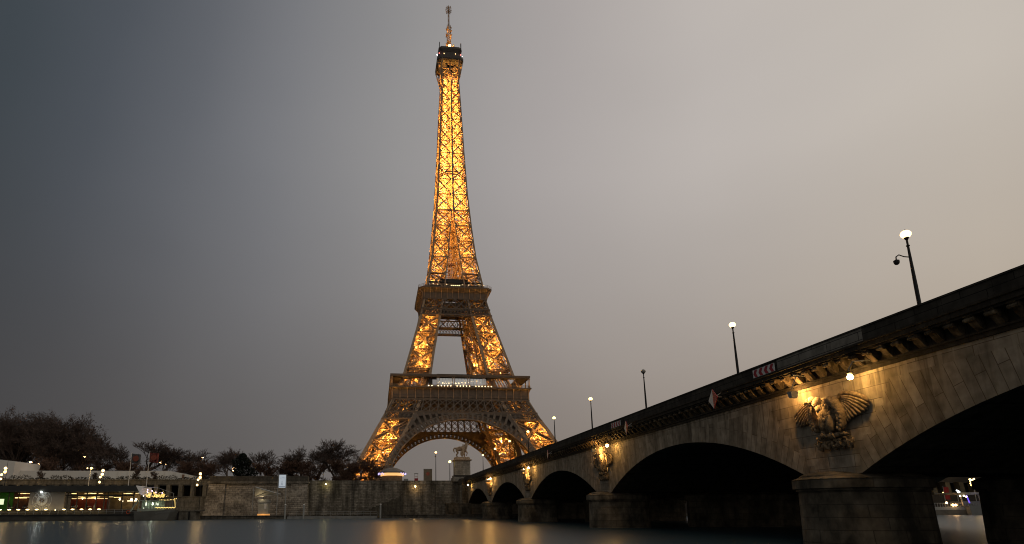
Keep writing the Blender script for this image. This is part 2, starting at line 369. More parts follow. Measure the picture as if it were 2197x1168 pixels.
# string course under the consoles, cornice slab, coping, parapet, deck
YA, YZ = YB+8, YE-8
m = MB(); m.box(XF-0.10, XF+0.3, YZ, YA, ZT-0.16, ZT+0.02)
m.box(XF-0.20, XF+0.3, YZ, YA, ZT+0.023, ZT+0.11)
m.box(XF-0.05, XF+0.3, YZ, YA, ZT+0.112, 4.74)
for a, b_, za, zb in ((0.62,0.3,4.742,4.84),(0.72,0.3,4.842,5.06),(0.80,0.3,5.062,5.14),(0.50,0.3,5.142,5.26)):
    m.box(XF-a, XF+b_, YZ, YA, za, zb)
m.box(XR-0.3, XR+0.6, YZ, YA, ZT, 5.2)
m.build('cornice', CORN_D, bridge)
m = MB(); yy = YA
while yy > YZ:
    l = 2.1; yn = max(yy-l, YZ)
    if not (-294.6 < (yy+yn)/2 < -288.8): m.box(XF-0.14, XF+0.28, yn+0.006, yy-0.006, 5.262, 6.02)
    yy = yn
m.box(XF-0.19, XF+0.33, YZ, YA, 6.022, 6.10)
m.box(XR-0.28, XR+0.14, YZ, YA, 5.202, 6.10)
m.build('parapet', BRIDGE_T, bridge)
m = MB(); yy = YA; 
ys = []
while yy > YZ:
    yn = max(yy-2.1, YZ)
    if -294.6 < (yy+yn)/2 < -288.8: ys.append((yy, yn))
    yy = yn
for a, b_ in ys: m.box(XF-0.145, XF+0.285, b_+0.006, a-0.006, 5.262, 6.018)
tag(m.build('repaired_parapet_block', BRIDGE_L, bridge), 'lighter new stone block in the dark parapet')
m = MB(); m.box(XF+0.301, XR-0.301, YZ, YA, 4.3, ZG+0.1)
m.build('roadway', mat('asphalt', (0.05,0.05,0.052), 0.85, 0, 3, 0.2), bridge)
# S-scroll consoles
cons = MB()
pr = []
for i in range(13):               # lower S curve from wall foot out to the tip
    t_ = i/12
    z_ = ZT+0.13+t_*0.58
    x_ = 0.10+0.50*(0.5-0.5*math.cos(math.pi*t_))+0.07*math.sin(2*math.pi*t_)
    pr.append((x_, z_))
prof = [(0.0, ZT+0.115)]+pr+[(0.62, 4.741), (0.0, 4.741)]
def console_mesh(y):
    mm = MB(); w = 0.17
    n = len(prof); b0 = len(mm.v)
    for s_ in (-w, w):
        for x_, z_ in prof: mm.v.append((XF-0.052-x_, y+s_, z_))
    mm.f.append(tuple(range(n))); mm.f.append(tuple(n+i for i in reversed(range(n))))
    for i in range(n): j = (i+1) % n; mm.f.append((i, n+i, n+j, j))
    # rolled volute at the tip and foot
    mm.tube([(XF-0.57, y-w-0.025, 4.60), (XF-0.57, y+w+0.025, 4.60)], 0.085, 8)
    mm.tube([(XF-0.13, y-w-0.02, ZT+0.21), (XF-0.13, y+w+0.02, ZT+0.21)], 0.065, 8)
    return mm
y_start = -309.0
c0 = console_mesh(y_start).build('console', CORN, bridge)
for i in range(1, 100):
    c = c0.copy(); COL.objects.link(c); c.parent = bridge; c.location = (0, i*0.84, 0)
rest = MB(); yy = y_start+100*0.84
while yy < YA:
    q = console_mesh(yy); b0 = len(rest.v); rest.v += q.v; rest.f += [tuple(b0+i for i in f) for f in q.f]
    yy += 0.84
tag(rest.build('console_row', CORN, bridge), kind='stuff')
# piers : an outer pier under each face and a broad middle one, each with rounded cutwaters and a capstone
def stadium(xa, xb, yc, r, n=12):
    return [(xb+r*math.sin(math.pi*i/n), yc+r*math.cos(math.pi*i/n)) for i in range(n+1)]+[(xa-r*math.sin(math.pi*i/n), yc-r*math.cos(math.pi*i/n)) for i in range(n+1)]
def prism(mm, outl, z0, z1, outl2=None):
    n = len(outl); b0 = len(mm.v); o2 = outl2 or outl
    mm.v += [(x, y, z0) for x, y in outl]+[(x, y, z1) for x, y in o2]
    mm.f.append(tuple(b0+i for i in range(n))); mm.f.append(tuple(b0+n+i for i in reversed(range(n))))
    for i in range(n): j = (i+1) % n; mm.f.append((b0+i, b0+n+i, b0+n+j, b0+j))
for k in range(4):
    yc = YB-k*MOD-SPAN-(MOD-SPAN)/2
    for xa, xb, in ((-17.0,-14.9),(-6.1,6.1),(14.9,17.0)):
        m = MB()
        prism(m, stadium(xa, xb, yc, 2.15), -5.2, -1.78, stadium(xa, xb, yc, 2.05))
        prism(m, stadium(xa, xb, yc, 2.02), -5.2, -3.9, stadium(xa, xb, yc, 2.14)) if False else None
        p = m.build('pier', PIERM, bridge)
        m = MB(); prism(m, stadium(xa, xb, yc, 2.16), -1.778, -1.66); prism(m, stadium(xa, xb, yc, 2.3), -1.658, -1.2); prism(m, stadium(xa, xb, yc, 2.32), -1.198, -0.955, stadium(xa, xb, yc, 1.7))
        m.build('capstone', PIERM, p)
        if xa < -16:       # domed cutwater top rising against the face
            m = MB(); m.ball((xa-0.6, yc, -1.05), 1.0, 16, 8, (1.4,1.6,0.27)); m.build('cutwater_dome', PIERM, p, smooth=True)

# globe lamps on the parapet
def lamp_post(name, base, h, globe_m, label, group, cat='street lamp', gr=0.218, cctv=False, r0=0.085, r1=0.042):
    t_ = empty(name, base, label, cat, group)
    x, y, z = base
    m = MB(); m.lathe(base, [(0.17,0),(0.17,0.12),(0.11,0.22),(r0,0.35),(r0*0.95,h*0.45),(r1*1.15,h-0.62),(r1*1.8,h-0.6),(r1*1.8,h-0.56),(r1,h-0.54),(r1,h-0.3),(0.10,h-0.2),(0.11,h-0.17)], 10)
    m.build('post', DARKM, t_, smooth=False)
    m = MB(); m.ball((x, y, z+h), gr, 14, 10, (1,1,0.86)); m.build('globe', globe_m, t_, smooth=True)
    m = MB(); m.lathe((x,y,z+h+gr*0.83), [(0.05,0),(0.03,0.03),(0.01,0.06)], 8); m.build('finial', DARKM, t_)
    if cctv:
        m = MB(); zz = z+h-1.15
        m.tube([(x,y,zz),(x-0.08,y+0.22,zz+0.12),(x-0.12,y+0.42,zz+0.3),(x-0.14,y+0.56,zz+0.26),(x-0.14,y+0.58,zz+0.1)], 0.028, 6)
        br = m.build('camera_bracket', DARKM, t_)
        m = MB(); m.ball((x-0.14, y+0.58, zz-0.02), 0.12, 10, 7); m.lathe((x-0.14, y+0.58, zz), [(0.125,0),(0.125,0.08),(0.05,0.12)], 10)
        m.build('dome_camera', DARKM, t_)
    return t_
lamps_y = [(-296.79, 'nearest globe lamp on the bridge parapet, with a dome camera on a curved bracket'),
           (-283.06, 'lit globe lamp on the parapet just above the nearest chevron board'),
           (-269.08, 'unlit globe lamp on the bridge parapet, the only dark one'),
           (-255.33, 'lit globe lamp on the parapet just left of the unlit one'),
           (-241.04, 'lit globe lamp on the parapet against the sky just right of the tower leg'),
           (-226.59, 'lit globe lamp on the parapet in front of the right tower leg'),
           (-213.00, 'second lit globe lamp in front of the right tower leg, farther down the parapet'),
           (-199.4, 'globe lamp with greenish glow against the dark inner side of the tower arch'),
           (-185.02, 'farthest globe lamp on the bridge parapet, right of the statue pedestal')]
for i, (y, lab) in enumerate(lamps_y):
    gm = UNLIT if i == 2 else GLOBE if i not in (4,7) else GLOBEW
    lamp_post('bridge_lamp', (-16.85, y, ZG+0.1), 4.72, gm, lab, 'globe lamps along the bridge parapet', cctv=(i == 0))

# floodlights on brackets below the cornice, in pairs either side of each eagle
fl_lab = ['by the nearest eagle', 'by the second eagle', 'by the third eagle', 'by the fourth and farthest eagle', 'at the left bank end of the bridge']
for k, yy in enumerate((-294.0, -263.06, -231.96, -201.47, -171.6)):
    t_ = empty('floodlight', (XF-0.8, yy, 3.58), 'glaring round floodlight under the cornice '+fl_lab[k], 'floodlight', 'floodlights lighting the bridge face')
    m = MB(); m.tube([(XF-0.05, yy-0.5, 4.35),(XF-0.9, yy-0.25, 4.3),(XF-0.95, yy, 4.0),(XF-0.95, yy, 3.6)], 0.03, 6); m.build('arm', GREYM, t_)
    m = MB(); m.ball((XF-0.95, yy, 3.58), 0.135, 12, 8); m.build('lens', FLOOD, t_, smooth=True)
    m = MB(); m.lathe((XF-0.95, yy, 3.76), [(0.1,-0.04),(0.16,0.0),(0.1,0.07),(0.03,0.1)], 10); m.build('hood', DARKM, t_)
for k, yy in enumerate((-289.93, -259.2, -227.9, -197.3)):
    zc = 3.5
    t_ = empty('floodlight', (XF-0.8, yy, zc), 'grey box floodlight under the cornice '+fl_lab[k], 'floodlight', 'box floodlights beside the eagles')
    m = MB(); m.tube([(XF-0.05, yy-0.15, 4.5),(XF-1.2, yy-0.55, 4.5)], 0.025, 6); m.tube([(XF-0.9, yy-0.45, 4.5),(XF-0.95, yy-0.1, 4.0),(XF-0.95, yy, 3.8)], 0.03, 6); m.build('arm', GREYM, t_)
    m = MB(); m.hexa([(XF-1.12,yy-0.14,zc-0.19),(XF-0.78,yy-0.14,zc-0.19),(XF-0.78,yy+0.10,zc-0.19),(XF-1.12,yy+0.10,zc-0.19),(XF-1.17,yy-0.18,zc+0.16),(XF-0.73,yy-0.18,zc+0.16),(XF-0.73,yy+0.14,zc+0.16),(XF-1.17,yy+0.14,zc+0.16)])
    m.build('housing', GREYM, t_)
    m = MB(); m.ball((XF-0.62, yy+0.30, zc+0.16), 0.055, 8, 6); m.build('bulb', FLOOD, t_)
    plight('floodlight_and_fill', (XF-0.66, yy+0.42, zc+0.30), 170, (1.0,0.50,0.13), 0.08, t_)
    plight('floodlight_and_fill', (XF-1.9, yy-0.55, zc+0.55), 3200, (1.0,0.55,0.16), 0.07, t_, spot=34, aim=(XF-0.6, yy-1.05, 2.9), blend=1.0)  # added spot, clear of the housing, to brighten the eagle's head

# chevron boards on the parapet and red and white diamonds
def chevron_board(y0, z0, w, h, label, nchev=4):
    x = XF-0.20
    t_ = empty('chevron_board', (x, y0, z0), label, 'road sign', 'red and white chevron boards on the parapet')
    m = MB(); m.box(x-0.03, x, y0-w, y0, z0, z0+h); m.build('panel', WHITEP, t_)
    m = MB()
    for i in range(nchev):
        a = y0-w*(i+0.12)/nchev; s_ = w/nchev*0.5; d = h*0.42
        for zs, ze, in ((z0+h/2, z0+0.02), (z0+h/2, z0+h-0.02)):
            p = [(a, zs), (a-s_, zs), (a-s_-d*0.7, ze), (a-d*0.7, ze)]
            p = [(max(yy, y0-w+0.01), zz) for yy, zz in p]
            m.hexa([(x-0.033,p[0][0],p[0][1]),(x-0.033,p[1][0],p[1][1]),(x-0.033,p[2][0],p[2][1]),(x-0.033,p[3][0],p[3][1]),
                    (x-0.045,p[0][0],p[0][1]),(x-0.045,p[1][0],p[1][1]),(x-0.045,p[2][0],p[2][1]),(x-0.045,p[3][0],p[3][1])])
    m.build('chevrons', RED, t_)
chevron_board(-285.75, 5.38, 2.05, 0.50, 'nearer and larger red and white chevron board on the parapet')
chevron_board(-262.7, 5.36, 2.3, 0.50, 'farther chevron board on the parapet beside the middle diamond sign')
def diamond(yc, zc, hw, hh, label, rz=0.0):
    x = XF-1.35
    t_ = empty('navigation_diamond', (x, yc, zc), label, 'navigation sign', 'red and white diamonds hung on the bridge')
    for name, s_, mm_ in (('white_half', 1, WHITEP), ('red_half', -1, RED)):
        m = MB(); dx = 0.42
        A = [(x-dx*0.0, yc, zc+hh), (x, yc, zc-hh), (x+dx*s_*0.35, yc+s_*hw, zc)]
        n0 = len(m.v)
        m.v += A+[(a+0.04, b_, c) for a, b_, c in A]
        m.f += [(0,1,2),(5,4,3),(0,3,4,1),(1,4,5,2),(2,5,3,0)]
        m.build(name, mm_, t_)
    m = MB(); m.tube([(XF-0.72, yc, zc+0.15),(x+0.05, yc, zc+0.15)], 0.03, 6); m.tube([(XF-0.72, yc, zc+0.45),(x+0.05, yc, zc+0.05)], 0.025, 6); m.build('bracket', GREYM, t_)
diamond(-282.9, 4.58, 0.78, 0.66, 'largest and nearest red and white diamond sign over the fourth arch')
diamond(-268.75, 4.60, 0.72, 0.62, 'middle red and white diamond sign, over the third arch side of the unlit lamp')
diamond(-243.6, 4.48, 0.8, 0.65, 'small farthest red and white diamond sign on the bridge')

# ------------------------------------------------------------------ eagles in relief
def eagle(yo, label):
    x0 = XF
    t_ = empty('stone_eagle', (x0, yo, ZSP+1.0), label, 'relief sculpture', 'stone eagles on the bridge piers')
    def W(a, z, c=0.0): return (x0-c, yo-a, z)
    m = MB()
    def ell(a, z, ra, rz, c, rc, ang=0.0, n=12):
        rot = Matrix.Rotation(ang, 3, 'X')
        m.ball(W(a, z, c), 1.0, n, 8, (rc, ra, rz), rot)
    # body and back mantle
    ell(0.50, 2.05, 0.62, 0.95, 0.15, 0.38)
    ell(0.45, 2.35, 0.5, 0.55, 0.3, 0.33)
    # breast feather scales
    for i in range(7):
        for j in range(5):
            a = 0.12+0.17*j+(0.08 if i % 2 else 0); z = 2.65-0.16*i
            ell(a, z, 0.10, 0.14, 0.56-0.06*abs(j-2)-0.03*i*(0.4), 0.09)
    # mantles (the wrist part of the wings folding down each side of the body)
    L = [(-0.12,2.84),(-0.34,2.62),(-0.43,2.35),(-0.44,2.04),(-0.36,1.70),(-0.24,1.30)]
    m.tube([W(a, z, 0.30) for a, z in L], [0.17,0.22,0.22,0.21,0.19,0.10], 10)
    Rr = [(0.60,2.78),(0.90,2.85),(1.18,2.68),(1.42,2.36),(1.53,1.98),(1.50,1.55),(1.36,1.15)]
    m.tube([W(a, z, 0.32) for a, z in Rr], [0.14,0.25,0.27,0.25,0.23,0.20,0.10], 10)
    m.tube([W(a, z, 0.2) for a, z in [(-0.1,2.8),(0.2,2.85),(0.6,2.8)]], [0.2,0.26,0.2], 10)
    for s_, path in ((-1, L), (1, Rr)):
        for i in range(len(path)-1):
            for q in range(4):
                f = q/4; a = path[i][0]*(1-f)+path[i+1][0]*f; z = path[i][1]*(1-f)+path[i+1][1]*f
                ell(a+0.08*((q % 2)*2-1), z, 0.085, 0.12, 0.50, 0.06)
    # legs with feathered thighs, feet
    ell(0.30, 1.72, 0.20, 0.42, 0.42, 0.20, 0.08); ell(0.86, 1.66, 0.23, 0.46, 0.42, 0.22, -0.05)
    for a, z in ((0.24,1.2),(0.80,1.14)):
        ell(a, z+0.05, 0.10, 0.22, 0.40, 0.10)
        for j in range(-1, 3): m.tube([W(a, z+0.02, 0.42), W(a+0.1*j, z-0.12, 0.52), W(a+0.13*j, z-0.30, 0.46)], [0.07,0.06,0.03], 6)
    body = m.build('body', EAGLEM, t_, smooth=True)
    # head
    m = MB()
    ell(0.08, 2.99, 0.30, 0.20, 0.66, 0.20, -0.15); ell(0.30, 2.84, 0.27, 0.30, 0.58, 0.22, 0.5); ell(0.36, 2.55, 0.26, 0.28, 0.52, 0.2)
    for i in range(8): ell(0.2+0.05*i, 2.72-0.07*i, 0.05, 0.16, 0.64-0.02*i, 0.05, 0.5)
    m.tube([W(-0.08,2.98,0.68), W(-0.26,2.99,0.69), W(-0.40,2.93,0.69), W(-0.46,2.79,0.69)], [0.14,0.11,0.07,0.012], 8)
    ell(-0.06, 3.06, 0.12, 0.04, 0.82, 0.05); ell(-0.02, 3.0, 0.035, 0.03, 0.86, 0.03)
    m.build('head', EAGLEM, t_, smooth=True)
    # wings : overlapping feathers fanning from the wrist
    def wing(name, root, tips, cov, rootspread, covedge):
        m = MB(); n = len(tips)
        ctl = tips
        K = 17
        for k in range(K):
            f = k/(K-1)*(n-1); i = min(int(f), n-2); g = f-i
            ta = ctl[i][0]*(1-g)+ctl[i+1][0]*g; tz = ctl[i][1]*(1-g)+ctl[i+1][1]*g
            h = k/(K-1)
            ra = root[0][0]*(1-h)+root[1][0]*h; rz = root[0][1]*(1-h)+root[1][1]*h
            c = 0.13+0.11*(k % 2)
            P0 = Vector(W(ra, rz, c)); P1 = Vector(W(ta, tz, c*0.75+0.04)); d = P1-P0
            sag = Vector((0,0,0.06))*(d.length)
            m.tube([P0, P0+d*0.35+sag, P0+d*0.7+sag*0.8, P0+d*0.93, P1], [0.045,0.06,0.066,0.06,0.015], 6)
        # coverts: short scales in rows nearer the leading edge
        for row in range(4):
            for k in range(8):
                h = k/7; f = h*(n-1); i = min(int(f), n-2); g = f-i
                ta = ctl[i][0]*(1-g)+ctl[i+1][0]*g; tz = ctl[i][1]*(1-g)+ctl[i+1][1]*g
                ra = root[0][0]*(1-h)+root[1][0]*h; rz = root[0][1]*(1-h)+root[1][1]*h
                q = 0.12+0.14*row
                a = ra+(ta-ra)*q; z = rz+(tz-rz)*q+0.03
                ell(a, z, 0.10, 0.10, 0.25-0.02*row, 0.085)
        m.tube([W(a, z, 0.17) for a, z in covedge], [0.07]+[0.11]*(len(covedge)-2)+[0.05], 8)
        m.build(name, EAGLEM, t_, smooth=True)
    wing('wing', [(-0.70,3.05),(-0.52,2.35)], [(-1.99,2.45),(-1.99,2.30),(-1.95,2.12),(-1.88,1.94),(-1.72,1.76),(-1.45,1.80),(-1.20,1.84),(-0.95,1.85),(-0.70,1.90)], 0, 0, [(-0.38,2.95),(-0.62,3.13),(-0.95,3.05),(-1.35,2.85),(-1.7,2.62),(-1.97,2.47)])
    wing('wing', [(1.62,3.0),(1.55,2.35)], [(3.14,2.38),(3.12,2.20),(2.98,2.02),(2.76,1.94),(2.50,1.87),(2.25,1.81),(2.02,1.75),(1.85,1.66),(1.74,1.60)], 0, 0, [(1.28,2.75),(1.40,3.02),(1.70,3.12),(2.1,3.02),(2.5,2.86),(2.92,2.64),(3.14,2.40)])
    # thunderbolt and garland under the claws
    m = MB()
    m.tube([W(a, z, 0.3) for a, z in [(-0.42,0.98),(0.0,0.95),(0.5,1.0),(1.0,1.03),(1.5,1.04),(1.78,0.98)]], [0.07,0.13,0.14,0.14,0.12,0.05], 8)
    rnd = random.Random(3)
    for i in range(26):
        a = -0.5+2.3*rnd.random(); z = 0.50+0.36*rnd.random()+0.05*a
        b_ = rnd.uniform(-0.9, 0.9)
        m.tube([W(a,z,0.12), W(a+0.13*b_,z-0.1,0.28+0.12*rnd.random()), W(a+0.2*b_,z-0.22,0.22)], [0.04,0.085,0.02], 6)
    for s_ in range(5):
        a = -0.45+0.5*s_
        m.tube([W(a,0.86,0.2), W(a+0.12,0.62,0.34), W(a+0.02,0.42,0.22), W(a+0.2,0.33,0.2), W(a+0.34,0.5,0.3), W(a+0.4,0.8,0.22)], [0.06,0.09,0.06,0.07,0.08,0.04], 6)
    m.build('thunderbolt_garland', EAGLEM, t_, smooth=True)
    return t_
e0 = eagle(-290.85, 'nearest and largest stone eagle with spread wings, lit gold, above the pier at right')
for k, lab in enumerate(('second stone eagle, above the pier left of the fourth arch', 'third stone eagle, smaller, between the second and third arches', 'farthest stone eagle, tiny, beside the first arch')):
    copy_tree(e0, (XF, -290.85+MOD*(k+1), ZSP+1.0), lab)
# ================================================================== IRON TOWER
import bisect
WT = [(0,60.5),(17,51.3),(22.2,48.8),(29.2,45.2),(36,41.9),(40.1,39.6),(48,35.9),(51.4,34.5),(57,32.2),(65.7,28.9),(80,25.1),(101,19.55),(110.4,17.45),(121.4,15.5),(139.2,12.5),(159.2,10.65),(180,9.0),(208.4,7.6),(240,6.35),(260,5.4),(276,5.0),(300,4.9)]
NT = [(0,44.5),(17,36.0),(25,32.0),(35,26.8),(41,23.7),(51.3,19.5),(65.3,14.4),(80,12.0),(101,8.05),(111,6.4),(126,4.9),(138,3.4),(149,2.5),(158,1.5),(168.9,0.5),(300,0.5)]
def interp(T, z):
    xs = [a for a, _ in T]; i = bisect.bisect_right(xs, z)
    if i <= 0: return T[0][1]
    if i >= len(T): return T[-1][1]
    (a, p), (b_, q) = T[i-1], T[i]
    return p+(q-p)*(z-a)/(b_-a)
def wz(z): return interp(WT, z)
def nzz(z): return interp(NT, z)
tower = empty('iron_tower', (0, 0, ZG), 'tall iron lattice tower lit gold from within, with three platforms and an antenna mast', 'tower')
def rot4(p, q):       # quarter turns about the tower axis
    x, y, z = p
    for _ in range(q): x, y = -y, x
    return Vector((x, y, z))
def girder(mm, a, b_, s, nrm, chord=0.34, lace=0.14, step=None):
    """open box girder: four corner chords with zigzag lacing on the two outward faces"""
    a = Vector(a); b_ = Vector(b_); d = b_-a; L = d.length
    if L < 0.5: return
    d.normalize(); n = Vector(nrm).normalized(); x = d.cross(n).normalized(); n = x.cross(d)
    for i in (-1, 1):
        for j in (-1, 1):
            o = x*(i*s/2)+n*(j*s/2); mm.beam(a+o, b_+o, chord, chord, n)
    for i in (-1, 1): mm.beam(a+x*(i*s/2), b_+x*(i*s/2), 0.09, s*0.9, n)
    step = step or s*1.6; k = max(2, int(L/step))
    for q in range(k):
        p0 = a+d*(L*q/k); p1 = a+d*(L*(q+1)/k); sg = 1 if q % 2 else -1
        for j in (-1, 1): mm.beam(p0+x*(sg*s/2)+n*(j*s/2), p1-x*(sg*s/2)+n*(j*s/2), lace, lace*0.6, n)
LV1 = [5.0, 8.2, 18.6, 29.5, 40.6]
LV2 = [66.4, 68.8, 80.1, 90.8, 101.1]
rnd = random.Random(11)
def leg_mesh(sx, sy):
    mm = MB()
    def C(i, j, z): # i,j =0 outer,1 inner for x and y
        return Vector((sx*(wz(z) if i == 0 else nzz(z)), sy*(wz(z) if j == 0 else nzz(z)), z))
    # corner box girders
    lv = [5.0, 11, 17, 23, 29.5, 35, 40.6, 44.4, 51.4, 57, 65.7, 73, 80.1, 90.8, 101.1, 104.8, 111, 117]
    for i in (0, 1):
        for j in (0, 1):
            for a, b_ in zip(lv, lv[1:]):
                w_ = 1.75 if a < 40 else 1.5 if a < 57 else 1.25 if a < 100 else 1.0
                off = Vector((sx*(-0.5 if i == 0 else 0.5)*w_, sy*(-0.5 if j == 0 else 0.5)*w_, 0))
                mm.beam(C(i, j, a)+off, C(i, j, b_)+off, w_, w_, (0, 1, 0))
    faces = [((0,0),(1,0),(0,sy,0)), ((0,1),(1,1),(0,-sy,0)), ((0,0),(0,1),(sx,0,0)), ((1,0),(1,1),(-sx,0,0))]
    for A, B, nr in faces:
        def P(c, z, inset=1.9):
            v = C(c[0], c[1], z).lerp(C((B if c is A else A)[0], (B if c is A else A)[1], z), 0.055); return v-Vector(nr)*inset
        for lv in (LV1, LV2):
            g = 1.25 if lv is LV1 else 1.0
            for k, z in enumerate(lv[1:] if lv is LV1 else lv):
                girder(mm, P(A, z), P(B, z), g, nr)
            for z0, z1 in zip(lv[0:], lv[1:]):
                if z1-z0 < 5: continue
                girder(mm, P(A, z0), P(B, z1), g, nr); girder(mm, P(B, z0), P(A, z1), g, nr)
                if A == (0, 0):
                    for U, V in ((A, B), (B, A)): mm.beam(P(U, z0, 2.2), P(V, z1, 2.2), g*0.95, 0.08, nr)
                zm = (z0+z1)/2; mid = (P(A, zm)+P(B, zm))/2
                mm.beam(P(A, zm), P(B, zm), 0.4, 0.35, nr)
                mm.beam((P(A, z0)+P(B, z0))/2, mid, 0.3, 0.3, nr) if rnd.random() < 0.5 else None
                mm.beam(mid-Vector(nr)*0.2, mid+Vector(nr)*1.5, 1.5, 1.5, (0,0,1))
                for f0, f1 in ((0.25, 0.25), (0.75, 0.75)):       # secondary struts
                    pa = P(A, z0+(z1-z0)*f0); pb = P(B, z0+(z1-z0)*f1)
                    mm.beam(pa, pa.lerp(pb, 0.27), 0.28, 0.28, nr); mm.beam(pb, pb.lerp(pa, 0.27), 0.28, 0.28, nr)
    # plan bracing and lift rails inside
    for lv in (LV1[1:], [44.4, 51.4], LV2, [104.8, 111]):
        for z in lv:
            c = [C(0,0,z), C(1,0,z), C(1,1,z), C(0,1,z)]
            girder(mm, c[0].lerp(c[2],.07), c[2].lerp(c[0],.07), 0.9, (0,0,1)); girder(mm, c[1].lerp(c[3],.07), c[3].lerp(c[1],.07), 0.9, (0,0,1))
        for z0, z1 in zip(lv, lv[1:]):
            n_ = max(2, int((z1-z0)/4.2))
            for q in range(n_):
                z = z0+(z1-z0)*(q+0.5)/n_
                c = [C(0,0,z), C(1,0,z), C(1,1,z), C(0,1,z)]; m_ = (c[0]+c[2])/2
                for k in range(4):
                    mm.beam(c[k].lerp(m_, 0.62), c[(k+1) % 4].lerp(m_, 0.62), 0.32, 0.25)
                    if rnd.random() < 0.2: mm.beam(c[k].lerp(m_, 0.12), c[k].lerp(m_, 0.62)+Vector((0,0,rnd.uniform(-2,2))), 0.25, 0.25)
    for fx, fy in ((0.35,0.35),(0.65,0.35),(0.35,0.65),(0.65,0.65),(0.5,0.5)):
        zs = [6, 18.6, 29.5, 40.6, 51.4, 57, 66.4, 80.1, 90.8, 101.1, 111, 116]
        pts = [Vector((sx*(wz(z)*fx+nzz(z)*(1-fx)), sy*(wz(z)*fy+nzz(z)*(1-fy)), z)) for z in zs]
        for a, b_ in zip(pts, pts[1:]): mm.beam(a, b_, 0.42, 0.42)
        for a, b_ in zip(pts, pts[1:]):
            L = (b_-a).length; k = int(L/2.4)
            for q in range(k):
                if (fx, fy) == (0.5, 0.5): continue
                p = a.lerp(b_, q/k); o = Vector((sx*(0.5-fx)*10, sy*(0.5-fy)*10, rnd.uniform(-1.5, 2.5)))
                if rnd.random() < 0.35: mm.beam(p, p+o, 0.22, 0.22)
    return mm
for sx in (-1, 1):
    for sy in (-1, 1):
        leg_mesh(sx, sy).build('leg', IRON, tower)
        m = MB(); w_, n_ = wz(5)+1.5, nzz(5)-1.5
        xs = sorted((sx*w_, sx*n_)); ys = sorted((sy*w_, sy*n_))
        m.box(xs[0], xs[1], ys[0], ys[1], ZG+0.02, ZG+1.6); m.build('footing', PEDM, tower)
